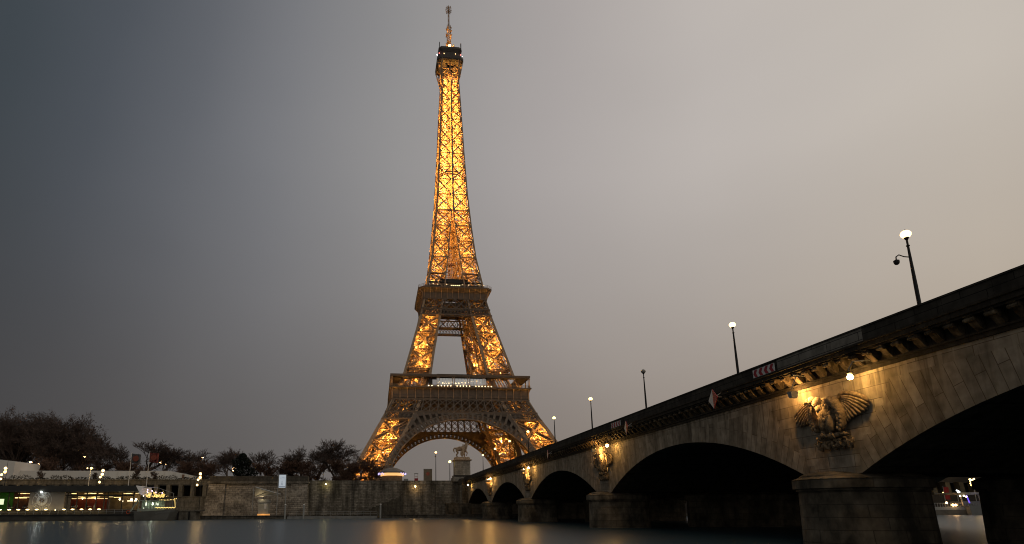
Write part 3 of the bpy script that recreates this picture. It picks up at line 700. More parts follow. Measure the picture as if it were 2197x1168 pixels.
# decorative arches
def face_pt(x, z, q, inn=0.0): return rot4((x, -(wz(z)+0.25)+inn, z), q)
ARC, AR0, AR1 = 3.6, 37.0, 40.3
for q in range(4):
    m = MB()
    nseg = 64
    def AP(th, r, inn=0.0):
        z = ARC+r*math.cos(th); return face_pt(r*math.sin(th), z, q, inn)
    TH = [-1.50+3.0*i/nseg for i in range(nseg+1)]
    for a, b_ in zip(TH, TH[1:]):
        for r0, r1, i0, i1 in ((AR0, AR0+0.55, 0.0, 3.2), (AR1-0.5, AR1, 0.0, 1.2), (AR0+1.5, AR0+1.75, 0.1, 0.4), (AR0+0.3, AR0+0.75, 2.6, 3.2), (AR1-0.5, AR1, 2.6, 3.2)):
            m.hexa([AP(a,r0,i0), AP(b_,r0,i0), AP(b_,r0,i1), AP(a,r0,i1), AP(a,r1,i0), AP(b_,r1,i0), AP(b_,r1,i1), AP(a,r1,i1)])
    nb = 46
    for k in range(nb+1):
        th = -1.48+2.96*k/nb; dth = 0.0135
        for i0, i1 in ((0.05, 0.5), (2.7, 3.1)):
            m.hexa([AP(th-dth,AR0+0.5,i0), AP(th+dth,AR0+0.5,i0), AP(th+dth,AR0+0.5,i1), AP(th-dth,AR0+0.5,i1), AP(th-dth,AR1-0.4,i0), AP(th+dth,AR1-0.4,i0), AP(th+dth,AR1-0.4,i1), AP(th-dth,AR1-0.4,i1)])
        if k < nb:        # small round-headed tracery between the posts
            t2 = th+1.48*2/nb
            for f in (0.33, 0.5, 0.67):
                tt = th+(t2-th)*f
                m.beam(AP(tt, AR0+0.5, 0.2), AP(tt, AR1-0.5-0.9*abs(f-0.5)*2, 0.2), 0.16, 0.16)
            m.beam(AP(th+0.012, AR1-1.2, 0.2), AP((th+t2)/2, AR1-0.5, 0.2), 0.3, 0.3); m.beam(AP(t2-0.012, AR1-1.2, 0.2), AP((th+t2)/2, AR1-0.5, 0.2), 0.3, 0.3)
            for ra, rb, ta, tb in ((AR0+0.5, AR0+1.0, th, t2), (AR1-1.0, AR1-0.45, th, t2), (AR0+1.0, AR1-1.0, th, th+(t2-th)*0.34), (AR0+1.0, AR1-1.0, t2-(t2-th)*0.34, t2)):
                m.hexa([AP(ta,ra,0.5), AP(tb,ra,0.5), AP(tb,ra,0.6), AP(ta,ra,0.6), AP(ta,rb,0.5), AP(tb,rb,0.5), AP(tb,rb,0.6), AP(ta,rb,0.6)])
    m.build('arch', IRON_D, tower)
    # spandrel between arch and girder with tall round-headed openings
    m = MB()
    for s_ in (-1, 1):
        pr = None; K = 11
        for k in range(K+1):
            th = s_*(0.10+0.80*k/K)
            p0 = (AR1*math.sin(th), ARC+AR1*math.cos(th))
            dx, dz = math.sin(th)*0.75, math.cos(th)       # rib leaning outward
            L = (44.4-p0[1])/dz
            x1 = p0[0]+dx*L; z1 = 44.4
            lim = nzz(min(max(z1, p0[1]), 44.4))+0.8
            while abs(x1) > nzz(z1)+0.6 and z1 > p0[1]+0.1: z1 -= 0.2; x1 = p0[0]+dx*(z1-p0[1])/dz
            A0 = face_pt(p0[0], p0[1], q, 0.1); A1 = face_pt(x1, z1, q, 0.1)
            if (A1-A0).length > 0.6:
                m.beam(A0, A1, 1.15, 0.4, rot4((0,1,0), q))
                if pr and (A1-A0).length > 1.5:
                    for f in (0.72, 0.82, 0.9, 1.0): m.beam(pr[0].lerp(pr[1], f), A0.lerp(A1, f), 0.8, 0.3, rot4((0,1,0), q))
                pr = (A0, A1)
    for a in range(-16, 16):         # web plate behind the ribs, open only near the crown
        th0, th1 = 0.055*a, 0.055*(a+1)
        if min(abs(th0), abs(th1)) < 0.10: continue
        pp = [(AR1*math.sin(t_), ARC+AR1*math.cos(t_)) for t_ in (th0, th1)]
        if min(pp[0][1], pp[1][1]) > 43.4: continue
        q0 = [face_pt(pp[0][0], pp[0][1], q, 2.3), face_pt(pp[1][0], pp[1][1], q, 2.3)]; q1 = [face_pt(pp[0][0], 44.3, q, 2.3), face_pt(pp[1][0], 44.3, q, 2.3)]
        iv = rot4((0, 0.12, 0), q); m.hexa([q0[0], q0[1], q0[1]+iv, q0[0]+iv, q1[0], q1[1], q1[1]+iv, q1[0]+iv])
    for z0, z1 in ((43.5, 44.5),):
        for a in range(-12, 12):
            x0, x1 = a*nzz(44)/12, (a+1)*nzz(44)/12
            m.hexa([face_pt(x0,z0,q,0.05), face_pt(x1,z0,q,0.05), face_pt(x1,z0,q,0.4), face_pt(x0,z0,q,0.4), face_pt(x0,z1,q,0.05), face_pt(x1,z1,q,0.05), face_pt(x1,z1,q,0.4), face_pt(x0,z1,q,0.4)])
    m.build('spandrel', IRON_D, tower)
    # first lattice girder : verticals and crossed diagonals, plus finer lattice over the legs
    m = MB()
    nrm = rot4((0,-1,0), q)
    for z in (44.4, 51.3):
        W_ = wz(z); m.beam(face_pt(-W_, z, q, 0.1), face_pt(W_, z, q, 0.1), 0.75, 0.5, nrm)
    m.beam(face_pt(-wz(40.6), 40.6, q, 0.1), face_pt(-nzz(40.6), 40.6, q, 0.1), 0.6, 0.5, nrm); m.beam(face_pt(wz(40.6), 40.6, q, 0.1), face_pt(nzz(40.6), 40.6, q, 0.1), 0.6, 0.5, nrm)
    n_ = 18; 
    for inn, th_ in ((0.1, 0.5), (3.4, 0.38)):
        for k in range(n_+1):
            f = -1+2*k/n_
            a = face_pt(f*(wz(44.4)-0.8), 44.4, q, inn); b_ = face_pt(f*(wz(51.3)-0.8), 51.3, q, inn)
            m.beam(a, b_, th_, th_*0.7, nrm)
            if k < n_:
                g = -1+2*(k+1)/n_
                c = face_pt(g*(wz(44.4)-0.8), 44.4, q, inn); d = face_pt(g*(wz(51.3)-0.8), 51.3, q, inn)
                am, cm, bm, dm = a.lerp(b_, 0.5), c.lerp(d, 0.5), a.lerp(c, 0.5), b_.lerp(d, 0.5)
                for P_, Q_ in ((a, cm), (am, c), (am, d), (b_, cm)): m.beam(P_, Q_, 0.42 if inn < 1 else 0.3, 0.25, nrm)
    for s_ in (-1, 1):       # narrow lattice band under it, over each leg
        K = 7
        for k in range(K):
            f0, f1 = k/K, (k+1)/K
            def Q_(f, z): return face_pt(s_*(nzz(z)+(wz(z)-nzz(z))*f), z, q, 0.15)
            m.beam(Q_(f0,40.6), Q_(f1,44.4), 0.3, 0.25, nrm); m.beam(Q_(f1,40.6), Q_(f0,44.4), 0.3, 0.25, nrm)
            m.beam(Q_(f0,42.5), Q_(f1,42.5), 0.2, 0.2, nrm)
            for h0, h1 in ((0, .5), (.5, 1)):
                m.beam(Q_(f0+(f1-f0)*h0,40.6), Q_(f0+(f1-f0)*h1,44.4), 0.15, 0.15, nrm)
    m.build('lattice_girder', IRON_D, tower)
# first gallery : frieze with ribs, floor, glazed pavilion, posts, roof
def ring(mm, h0, z0, h1, z1, th, c0=0.0, c1=0.0):
    def outl(h, c): 
        return [(-h+c,-h),(h-c,-h),(h,-h+c),(h,h-c),(h-c,h),(-h+c,h),(-h,h-c),(-h,-h+c)] if c > 0 else [(-h,-h),(h,-h),(h,h),(-h,h)]
    o0, o1 = outl(h0, c0), outl(h1, c1); i0, i1 = outl(h0-th, max(c0*0.9, 0) if c0 > 0 else 0), outl(h1-th, max(c1*0.9, 0) if c1 > 0 else 0)
    n = len(o0); b0 = len(mm.v)
    mm.v += [(x,y,z0) for x,y in o0]+[(x,y,z1) for x,y in o1]+[(x,y,z0) for x,y in i0]+[(x,y,z1) for x,y in i1]
    for i in range(n):
        j = (i+1) % n
        mm.f += [(b0+i,b0+j,b0+n+j,b0+n+i), (b0+2*n+j,b0+2*n+i,b0+3*n+i,b0+3*n+j), (b0+n+i,b0+n+j,b0+3*n+j,b0+3*n+i), (b0+j,b0+i,b0+2*n+i,b0+2*n+j)]
m = MB()
ring(m, 34.5, 51.6, 34.5, 56.4, 0.5); ring(m, 34.8, 52.3, 34.8, 53.2, 0.25)
ring(m, 34.7, 51.2, 34.9, 51.62, 0.8)
ring(m, 34.6, 56.42, 35.6, 57.1, 1.4); ring(m, 35.9, 57.12, 35.9, 57.75, 20.0); ring(m, 18.0, 49.2, 18.0, 57.1, 0.4); ring(m, 26.0, 51.4, 26.0, 57.1, 0.4)
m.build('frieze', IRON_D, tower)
for q in range(4):
    for k in range(19):
        m = MB(); x = -34.4+68.8*k/18
        for z0, z1, d0, d1 in ((51.7, 55.2, 0.35, 0.35), (55.2, 56.9, 0.35, 1.15)):
            a = [rot4(p, q) for p in ((x-0.17,-34.5-d0,z0),(x+0.17,-34.5-d0,z0),(x+0.17,-34.4,z0),(x-0.17,-34.4,z0),(x-0.17,-34.5-d1,z1),(x+0.17,-34.5-d1,z1),(x+0.17,-34.4,z1),(x-0.17,-34.4,z1))]
            m.hexa(a)
        m.build('frieze_rib', IRON, tower)
m = MB()
ring(m, 35.5, 63.1, 35.5, 64.0, 5.5); ring(m, 35.35, 62.75, 35.35, 63.08, 0.5)
m.build('gallery_roof', IRON_D, tower)
m = MB()
for q in range(4):
    for k in range(10):
        x = -34.9+69.8*k/9
        for o in (-0.5, 0.5):
            if abs(x+o) > 35: o = 0
            m.beam(rot4((x+o,-35.1,58.0), q), rot4((x+o,-35.1,63.0), q), 0.26, 0.26)
        m.beam(rot4((x-0.5,-35.1,58.6), q), rot4((x+0.5,-35.1,58.6), q), 0.5, 0.4)
        m.beam(rot4((x-0.6,-35.1,62.2), q), rot4((x+0.6,-35.1,62.2), q), 0.3, 0.3)
    for z in (58.9, 58.35): m.beam(rot4((-35.4,-35.4,z), q), rot4((35.4,-35.4,z), q), 0.12, 0.12)
    for k in range(100): m.beam(rot4((-35.3+70.6*k/99,-35.4,57.8), q), rot4((-35.3+70.6*k/99,-35.4,58.9), q), 0.07, 0.07)
m.build('gallery_posts', IRON, tower)
GLASSL = mat('lit_pavilion_glass', (0.3,0.31,0.31), 0.25, 0, 0.8, 0.1, emit=(0.55,0.53,0.50), es=0.42)
m = MB(); m.box(-14, 13.5, -33.0, -29.8, 57.8, 58.7); m.box(-14.2, 13.7, -33.2, -29.6, 62.55, 64.35); m.box(-16, -14.3, -33.4, -29.8, 57.8, 62.6)
m.box(-12, 6, -32.5, -30, 64.36, 64.9)
pav = m.build('pavilion', mat('dark_pavilion', (0.05,0.045,0.04), 0.6, 0, 2, 0.2), tower)
m = MB()
for k in range(16): m.box(-12.2+25.2*k/16+0.06, -12.2+25.2*(k+1)/16-0.06, -33.1, -33.0, 58.75, 62.5)
m.build('window', GLASSL, pav)
SPARK = mat('warm_bulb', (0.9,0.85,0.7), 0.4, 0, 3, 0.02, emit=(1.0,0.72,0.36), es=3.6)
m = MB()
for k in range(21):
    x = -16.4+31.6*k/20
    if k in (2, 8, 14): continue
    m.ball((x, -36.05, 58.0), 0.27, 8, 6)
m.build('festoon_bulbs', SPARK, tower)
m = MB(); rr_ = random.Random(5)
for k in range(9):
    cx = -11+1.7*k
    for i in range(4): m.ball((cx+rr_.uniform(-.45,.45), -33.3, 60.1+rr_.uniform(-.5,.5)), 0.11, 6, 4)
for k in range(8): m.ball((3+1.2*k+rr_.uniform(-.3,.3), -33.3, 59.9+1.5*rr_.random()), 0.10, 6, 4)
m.build('window_lights', SPARK, pav)
# second platform
m = MB()
nr4 = [rot4((0,-1,0), q) for q in range(4)]
for q in range(4):
    for z in (101.1, 104.8, 111.0):
        m.beam(face_pt(-wz(z), z, q, 0.1), face_pt(wz(z), z, q, 0.1), 0.6, 0.5, nr4[q])
    m.beam(face_pt(-wz(101), 101.1, q, 2.6), face_pt(wz(101), 101.1, q, 2.6), 0.6, 0.4, nr4[q]); m.beam(face_pt(-wz(105), 104.9, q, 2.6), face_pt(wz(105), 104.9, q, 2.6), 0.9, 0.4, nr4[q]); m.beam(face_pt(-wz(109), 108.9, q, 2.6), face_pt(wz(109), 108.9, q, 2.6), 0.7, 0.4, nr4[q])
    for inn, tk in ((0.1, 0.3), (2.6, 0.26)):
        K = 20; 
        for k in range(K):
            f0, f1 = -1+2*k/K, -1+2*(k+1)/K
            for zc0, zc1 in (((101.1, 104.6),) if inn < 1 else ((101.1, 104.6), (105.2, 108.6))):
                zm = (zc0+zc1)/2
                P_ = lambda f, z: face_pt(f*(wz(z)-0.6), z, q, inn)
                fm = (f0+f1)/2
                m.beam(P_(f0,zc0), P_(f1,zc1), tk, 0.2, nr4[q]); m.beam(P_(f1,zc0), P_(f0,zc1), tk, 0.2, nr4[q])
    for k in range(6):
        f0, f1 = -1+k/3, -1+(k+1)/3
        P_ = lambda f, z: face_pt(f*(wz(z)-0.6), z, q, 0.2)
        m.beam(P_(f0,104.8), P_(f1,111), 0.5, 0.35, nr4[q]); m.beam(P_(f1,104.8), P_(f0,111), 0.5, 0.35, nr4[q]); m.beam(P_(f1,104.8), P_(f1,111), 0.4, 0.35, nr4[q])
m.build('lattice_girder', IRON_D, tower)
m = MB()
ring(m, 17.7, 111.2, 17.8, 114.5, 0.4, 0.6, 1.2); ring(m, 17.8, 114.52, 19.6, 116.3, 0.4, 1.2, 2.6)
ring(m, 20.3, 116.32, 20.45, 117.2, 13.0, 3.0, 3.0)
m.build('second_gallery', IRON_D, tower)
m = MB()
for q in range(4):
    for k in range(12):
        x = -17.0+34.0*k/11
        a = [rot4(p, q) for p in ((x-0.14,-17.95,111.3),(x+0.14,-17.95,111.3),(x+0.14,-17.6,111.3),(x-0.14,-17.6,111.3),(x-0.14,-18.3,114.3),(x+0.14,-18.3,114.3),(x+0.14,-17.7,114.3),(x-0.14,-17.7,114.3))]
        m.hexa(a)
        a = [rot4(p, q) for p in ((x-0.14,-18.3,114.32),(x+0.14,-18.3,114.32),(x+0.14,-17.6,114.32),(x-0.14,-17.6,114.32),(x-0.14,-20.2,116.3),(x+0.14,-20.2,116.3),(x+0.14,-18.9,116.3),(x-0.14,-18.9,116.3))]
        m.hexa(a)
    H = 20.3; c = 3.0
    for z in (117.9, 118.6):
        m.beam(rot4((-H+c,-H,z), q), rot4((H-c,-H,z), q), 0.1, 0.1); m.beam(rot4((H-c,-H,z), q), rot4((H,-H+c,z), q), 0.1, 0.1)
    for k in range(30): m.beam(rot4((-H+c+(2*H-2*c)*k/29,-H,117.2), q), rot4((-H+c+(2*H-2*c)*k/29,-H,118.6), q), 0.07, 0.07)
    for k in range(3): m.beam(rot4((H-c+c*(k+.5)/3,-H+c*(k+.5)/3,117.2), q), rot4((H-c+c*(k+.5)/3,-H+c*(k+.5)/3,118.6), q), 0.07, 0.07)
m.build('gallery_ribs', IRON, tower)
m = MB()  # huts widened and bracing darkened to put in the shade of unlit ironwork
m.box(-12.5, 12.5, -13.6, -7.5, 117.3, 120.4); m.box(-8, 8, -13.0, -8, 121.4, 124.5); m.box(-12, 12, -11, 11, 120.5, 121.3); m.box(-9, -6, -15, -12, 117.3, 121)
for q in range(4):
    for k in range(8):
        x = -14+4*k; m.beam(rot4((x,-15.3,117.3), q), rot4((x+2,-14.5,121.5), q), 0.4, 0.4); m.beam(rot4((x+2,-15.3,117.3), q), rot4((x,-14.5,121.5), q), 0.4, 0.4)
    m.beam(rot4((-15,-15,121.6), q), rot4((15,-15,121.6), q), 0.8, 0.6); m.beam(rot4((-15,-15,119.5), q), rot4((15,-15,119.5), q), 0.5, 0.5)
m.build('huts_and_shade', mat('dark_pavilion', None), tower)
m = MB()
for x, z in ((-5.2, 120.6), (-5, 118.4), (-12.5, 118.4), (-10, 118.3), (3.6, 118.6), (5.6, 120.2), (13.4, 118.7), (15.6, 118.6), (7.2, 118.4)): m.ball((x, -20.0 if abs(z-118.5) < .5 else -13.8, z), 0.2, 6, 4)
for k in range(5): m.ball((-2.5+1.1*k, -20.4, 117.7), 0.26, 6, 4)
m.build('platform_lights', SPARK, tower)
# upper shaft
SL = [117.5, 127.4, 138.1, 148.8, 158.8, 169.0, 179.7, 189.9, 198.6, 208.1, 216.6, 225.3, 232.4, 239.8, 246.5, 253.1, 259.8, 265.9]
mo, mi = MB(), MB()
def bw(z): return 0.85-0.35*(z-117)/150
for q in range(4):
    nr = nr4[q]
    for z0, z1 in zip(SL, SL[1:]):
        zm = (z0+z1)/2
        for sx in (-1, 1):
            w_ = bw(z0)
            a0 = face_pt(sx*wz(z0), z0, q, 0.25+w_/2); a1 = face_pt(sx*wz(z1), z1, q, 0.25+w_/2)
            if sx == 1: mo.beam(a0, a1, w_, w_, nr)
            if nzz(z0) > 0.55 or sx == 1:
                mo.beam(face_pt(sx*nzz(z0), z0, q, 0.4), face_pt(sx*nzz(z1), z1, q, 0.4), w_*(0.75 if nzz(z0) > 0.55 else 1.3), w_*0.6, nr)
            # outward face bracing
            P_ = lambda f, z, inn=0.45: face_pt(sx*(nzz(z)+(wz(z)-nzz(z))*f), z, q, inn)
            bt = 0.50-0.15*(z0-117)/150
            mo.beam(P_(0,z0), P_(1,z1), bt, bt*0.8, nr); mo.beam(P_(1,z0), P_(0,z1), bt, bt*0.8, nr)
            mo.beam(P_(0,z0), P_(1,z0), bt, bt*0.8, nr)
            for f in (0, 1):
                c = P_(0.06 if f == 0 else 0.93, z0, 0.3); s_ = bt*2.3; mo.beam(c+nr*(-0.1), c+nr*0.18, s_, s_, (0,0,1))
            # second layer just inside (back flange of the girders) and secondary lacing
            mi.beam(P_(0,z0,1.2), P_(1,z1,1.2), bt*0.9, 0.3, nr); mi.beam(P_(1,z0,1.2), P_(0,z1,1.2), bt*0.9, 0.3, nr)
            mi.beam(P_(0,z0,1.2), P_(1,z0,1.2), bt*1.3, 0.6, nr)
            mi.beam(P_(0.5,zm,1.0), P_(0,z0,1.0), .2, .2, nr)
            for f in (0.25, 0.75):
                mi.beam(P_(0, z0+(z1-z0)*f, 1.0), P_(1, z0+(z1-z0)*f, 1.0), 0.2, 0.2, nr)
                mi.beam(P_(f, z0, 1.3), P_(f, z1, 1.3), 0.2, 0.2, nr)
            # inner pillar faces while the four pillars are separate
            if z0 < 165:
                def I_(f, z): return rot4((sx*nzz(z), -(nzz(z)+(wz(z)-nzz(z))*f), z), q)
                mi.beam(I_(0,z0), I_(1,z1), 0.5, 0.4); mi.beam(I_(1,z0), I_(0,z1), 0.5, 0.4); mi.beam(I_(0,z0), I_(1,z0), 0.5, 0.5)
                mi.beam(I_(0,z0), I_(0,z1), 0.6, 0.6)
                mi.beam(I_(0.5,z0), I_(0.5,z1), 0.25, 0.25); mi.beam(I_(0,zm), I_(1,zm), 0.3, 0.3)
# plan bracing, seen from below, and central lift core
rnd = random.Random(2)
for z0, z1 in zip(SL, SL[1:]):
    for f in (0, 0.5):
        z = z0+(z1-z0)*f; w_ = wz(z)-0.8; k_ = 0.55 if f == 0 else 0.35
        mi.beam((-w_,-w_,z), (w_,w_,z), k_, k_); mi.beam((-w_,w_,z), (w_,-w_,z), k_, k_)
        for g in (0.0, 0.5):
            if g == 0 and f: continue
            if g == 0:
                mi.beam((-w_,0,z+.3), (w_,0,z+.3), k_*.8, k_*.8); mi.beam((0,-w_,z+.75), (0,w_,z+.75), k_*.8, k_*.8); continue
            mi.beam((-w_,-w_*g,z+.3), (w_,-w_*g,z+.3), k_*.8, k_*.8); mi.beam((-w_,w_*g,z+.3), (w_,w_*g,z+.3), k_*.8, k_*.8)
            mi.beam((-w_*g,-w_,z+.3), (-w_*g,w_,z+.3), k_*.8, k_*.8); mi.beam((w_*g,-w_,z+.3), (w_*g,w_,z+.3), k_*.8, k_*.8)
    for _ in range(14):
        def rp(z): 
            a = rnd.choice((-1,1))*wz(z)*rnd.uniform(.35,.9); b_ = rnd.choice((-1,1))*wz(z)*rnd.uniform(.35,.9); return Vector((a, b_, z))
        a = rp(rnd.uniform(z0, z1)); b_ = a+Vector((rnd.uniform(-2.5,2.5), rnd.uniform(-2.5,2.5), rnd.uniform(-3,3)))
        lim = wz(b_.z)*0.9; b_.x = max(-lim, min(lim, b_.x)); b_.y = max(-lim, min(lim, b_.y))
        mi.beam(a, b_, 0.25, 0.3)
mo.build('shaft', IRON, tower); mi.build('inner_bracing', IRON, tower)
m = MB()
for x in (-1.7, -0.55, 0.55, 1.7):
    for y in (-1.7, 1.7): m.beam((x,y,117.3), (x*0.75,y*0.75,270), 0.3, 0.3)
z = 118
while z < 268:
    for s_ in (-1, 1):
        m.beam((-1.6,s_*1.6,z), (1.6,s_*1.6,z+2), 0.22, 0.2); m.beam((s_*1.6,-1.6,z), (s_*1.6,1.6,z+2), 0.22, 0.2); m.beam((-1.6,s_*1.6,z), (1.6,s_*1.6,z), 0.25, 0.25)
    z += 2.6
m.build('lift_core', IRON, tower)
m = MB()      # intermediate platform ring
w_ = wz(194.5)-0.6
for r_, z_ in ((1.0, 194.0), (1.0, 195.6)):
    pts = [Vector((w_*r_*math.cos(a), w_*r_*math.sin(a), z_)) for a in [math.pi/8+math.pi/4*k for k in range(9)]]
    for a, b_ in zip(pts, pts[1:]): m.beam(a, b_, 0.35, 1.0)
m.build('intermediate_platform', IRON, tower)
# top
m = MB()
for q in range(4):
    for sx in (-1, 1):
        for z0, z1, h0, h1 in ((262,266,5.5,6.2),(266,271,6.2,7.4),(271,274.4,7.4,8.0)):
            m.beam(rot4((sx*5.0,-h0,z0), q), rot4((sx*5.0*h1/h0*0.95,-h1,z1), q), 0.45, 0.45)
        m.beam(rot4((sx*5.1,-5.4,262), q), rot4((sx*5.4,-5.4,274), q), 0.5, 0.5)
        m.beam(rot4((sx*5,-7.9,273.6), q), rot4((sx*5,-5.2,273.6), q), 0.35, 0.35)
    for sx in (-1, 1):
        pts = [rot4((sx*5.2,-5.4,264), q), rot4((sx*5.5,-6.0,267.5), q), rot4((sx*5.8,-7.0,271), q), rot4((sx*6.1,-8.1,273.9), q)]
        m.tube(pts, 0.28, 5)
    for k in range(5): m.beam(rot4((-5+2.5*k,-5.3,266), q), rot4((-5+2.5*k,-5.3,274), q), 0.25, 0.25)
    for z0 in (266.0, 269.5):
        m.beam(rot4((-5.2,-5.3,z0), q), rot4((5.2,-5.3,z0), q), 0.4, 0.4)
        m.beam(rot4((-5.2,-5.3,z0), q), rot4((0,-5.3,z0+3.5), q), 0.3, 0.3); m.beam(rot4((5.2,-5.3,z0), q), rot4((0,-5.3,z0+3.5), q), 0.3, 0.3)
    m.beam(rot4((0,-5.3,266), q), rot4((0,-5.3,274), q), 0.7, 0.4)
m.build('top_brackets', IRON, tower)
m = MB()
ring(m, 8.0, 274.0, 8.3, 274.6, 3.5, 2.2, 2.2); ring(m, 8.35, 274.62, 8.35, 276.3, 0.2, 2.2, 2.2); ring(m, 7.2, 274.6, 7.2, 276.4, 6.5, 2.0, 2.0)
ring(m, 6.7, 276.42, 6.5, 280.6, 6.0, 1.8, 1.8); ring(m, 6.6, 280.62, 7.5, 282.3, 6.0, 1.8, 1.6); ring(m, 7.5, 282.32, 7.3, 283.8, 6.9, 1.6, 1.6)
for q in range(4):
    for k in range(10): x = -6+12*k/9; m.beam(rot4((x,-8.35,276.3), q), rot4((x,-7.4,279.0), q), 0.08, 0.08)
    for x in (-6.8, 6.6): m.beam(rot4((x,-6.9,282), q), rot4((x,-6.9,287.0), q), 0.3, 0.3)
m.build('top_cabin', mat('dark_cabin', (0.07,0.06,0.055), 0.6, 0, 1.5, 0.3), tower)
m = MB()
ring(m, 4.6, 281.3, 3.2, 285.0, 0.3, 1.4, 1.0)
for k in range(16):
    a = 2*math.pi*k/16
    m.tube([(6.0*math.cos(a),6.0*math.sin(a),283.3),(5.2*math.cos(a),5.2*math.sin(a),286.6),(2.6*math.cos(a),2.6*math.sin(a),288.4),(1.9*math.cos(a),1.9*math.sin(a),290)], 0.2, 5)
    if k % 2: m.beam((6.8*math.cos(a),6.8*math.sin(a),283.8), (6.2*math.cos(a),6.2*math.sin(a),286.8), 0.7, 0.5)
m.lathe((0,0,285), [(3.2,0),(2.7,1.8),(1.9,2.6),(1.7,4.5),(2.3,4.7),(2.3,5.3),(1.2,6.5),(1.0,9)], 12)
m.build('campanile', IRON, tower)
m = MB()
for z0, z1, h in ((291.0, 305.5, 1.15), (305.5, 318.5, 0.42)):
    z = z0; dz = 1.5 if h > 1 else 1.0
    for sx in (-1,1):
        for sy in (-1,1): m.beam((sx*h,sy*h,z0), (sx*h*0.8,sy*h*0.8,z1), 0.22 if h > 1 else 0.16, None)
    while z < z1-0.3:
        for q in range(4):
            m.beam(rot4((-h,-h,z), q), rot4((h,-h,z+dz), q), 0.16, 0.12); m.beam(rot4((h,-h,z), q), rot4((-h,-h,z+dz), q), 0.16, 0.12)
            if h > 1 and rnd.random() < 0.6: m.beam(rot4((rnd.uniform(-h,h),-h,z), q), rot4((rnd.uniform(-h,h),-h-0.7,z+0.6), q), 0.45, 0.5)
        z += dz
for z, L in ((317.2, 1.7), (318.6, 1.9), (320.2, 1.7)):
    for a in range(0, 360, 45): m.beam((0,0,z), (L*math.cos(R_(a)), L*math.sin(R_(a)), z+0.4*(z-318.6)), 0.2, 0.2); m.beam((L*math.cos(R_(a)), L*math.sin(R_(a)), z-0.5), (L*math.cos(R_(a)), L*math.sin(R_(a)), z+0.5), 0.22, 0.22)
m.beam((0,0,317), (0,0,322.0), 0.4, 0.4)
m.build('antenna_mast', IRON, tower)
m = MB(); m.ball((0,-4.2,287.2), 0.95, 12, 8); m.build('beacon', SPARK, tower, smooth=True)
m = MB()
for x, y, z in ((-4.0,-7.3,278.4), (3.2,-7.3,278.6)): m.ball((x,y,z), 0.26, 6, 4)
m.build('cabin_lights', mat('warm_cabin_lamp', (0.9,0.7,0.5), 0.4, 0, 3, 0.02, emit=(1.0,0.6,0.25), es=5), tower)
m = MB(); m.ball((-6.9,-5.2,280.2), 0.3, 6, 4); m.ball((6.9,-5.2,280.0), 0.3, 6, 4)
m.build('warning_lights', mat('red_warning_lamp', (0.9,0.3,0.3), 0.4, 0, 3, 0.02, emit=(1.0,0.25,0.2), es=4), tower)
m = MB(); m.ball((-8.3,-6.3,277.9), 0.42, 6, 4); m.ball((7.6,-6.7,277.6), 0.18, 6, 4)
m.build('marker_lights', mat('white_marker_lamp', (0.9,0.9,0.9), 0.4, 0, 3, 0.02, emit=(0.9,0.95,1.0), es=5), tower)
# floodlights inside the ironwork, plus added fill along the outer leg faces
GOLD = (1.0, 0.48, 0.095)
TL = []
for sx in (-1, 1):
    for sy in (-1, 1):
        for z, P_ in ((7.5, 6500), (15, 8500), (23, 8500), (31, 8000), (38.5, 6500), (47, 1300), (68.5, 9000), (75, 8000), (83, 7500), (91, 6000), (98, 4500), (107, 500)):
            c = (wz(z)+nzz(z))/2; o = 0.12*(wz(z)-nzz(z))
            TL.append((sx*c-sx*o*(1 if int(z) % 2 else -1), sy*c+sy*o, z, P_))
        for z0, z1 in zip(SL[0:5], SL[1:6]):
            z = z0+(z1-z0)*0.3; c = (wz(z)+nzz(z))/2; TL.append((sx*c, sy*c, z, 5000 if z > 124 else 500))
for i, (z0, z1) in enumerate(zip(SL[5:], SL[6:])):
    for sx, sy in ((1,1),(-1,-1),(1,-1),(-1,1)):
        for f_ in (0.25, 0.75):
            z = z0+(z1-z0)*(f_+0.06*sx*sy); w_ = wz(z); TL.append((sx*w_*0.5, sy*w_*0.5, z, 4400*(w_/8)**1.5))
TL += [(3.5,-3.5,267,300), (-3.5,3.5,267,300), (6.6,-6.2,270,60), (-6.6,-6.2,270,60), (4.4,-4.4,284.8,1400), (-4.4,-4.4,284.8,1400), (0,-6.6,286.2,1600), (6.3,-5.5,285,500), (-6.3,-5.5,285,500), (2.0,-1.9,296,350), (-1.9,-2.2,301,250)]
for sx in (-1, 1):
    for sy in (-1, 1):
        for z, P_ in ((9, 700), (13.5, 900), (19.6, 1100), (24, 900), (30.6, 1100), (35, 900), (70, 1300), (74, 1200), (81, 1300), (85.5, 1000), (91.7, 1100), (96, 800)):
            c = (wz(z)+nzz(z))/2; o = (wz(z)-nzz(z))*(0.26 if int(z) % 2 else -0.26)
            TL.append((sx*(c+o), sy*(wz(z)-0.8), z, P_*0.8)); TL.append((sx*(wz(z)-0.8), sy*(c+o), z, P_*0.6))
        for z0, z1, P_ in ((8.2,18.6,8500), (18.6,29.5,8500), (29.5,40.6,1600), (68.8,80.1,5000), (80.1,90.8,3600), (90.8,101.1,300)):  # added spots outside the legs, brightening the front of the bracing
            c0, c1 = (wz(z0)+nzz(z0))/2, (wz(z1)+nzz(z1))/2
            plight('face_fill_light', (sx*c0, sy*(wz(z0)+0.9), z0+0.6), P_, GOLD, 0.3, tower, spot=66, aim=(sx*c1, sy*(wz(z1)-1.6), z1-1.0), blend=1.0)
            plight('face_fill_light', (sx*(wz(z0)+0.9), sy*c0, z0+0.6), P_, GOLD, 0.3, tower, spot=66, aim=(sx*(wz(z1)-1.6), sy*c1, z1-1.0), blend=1.0)
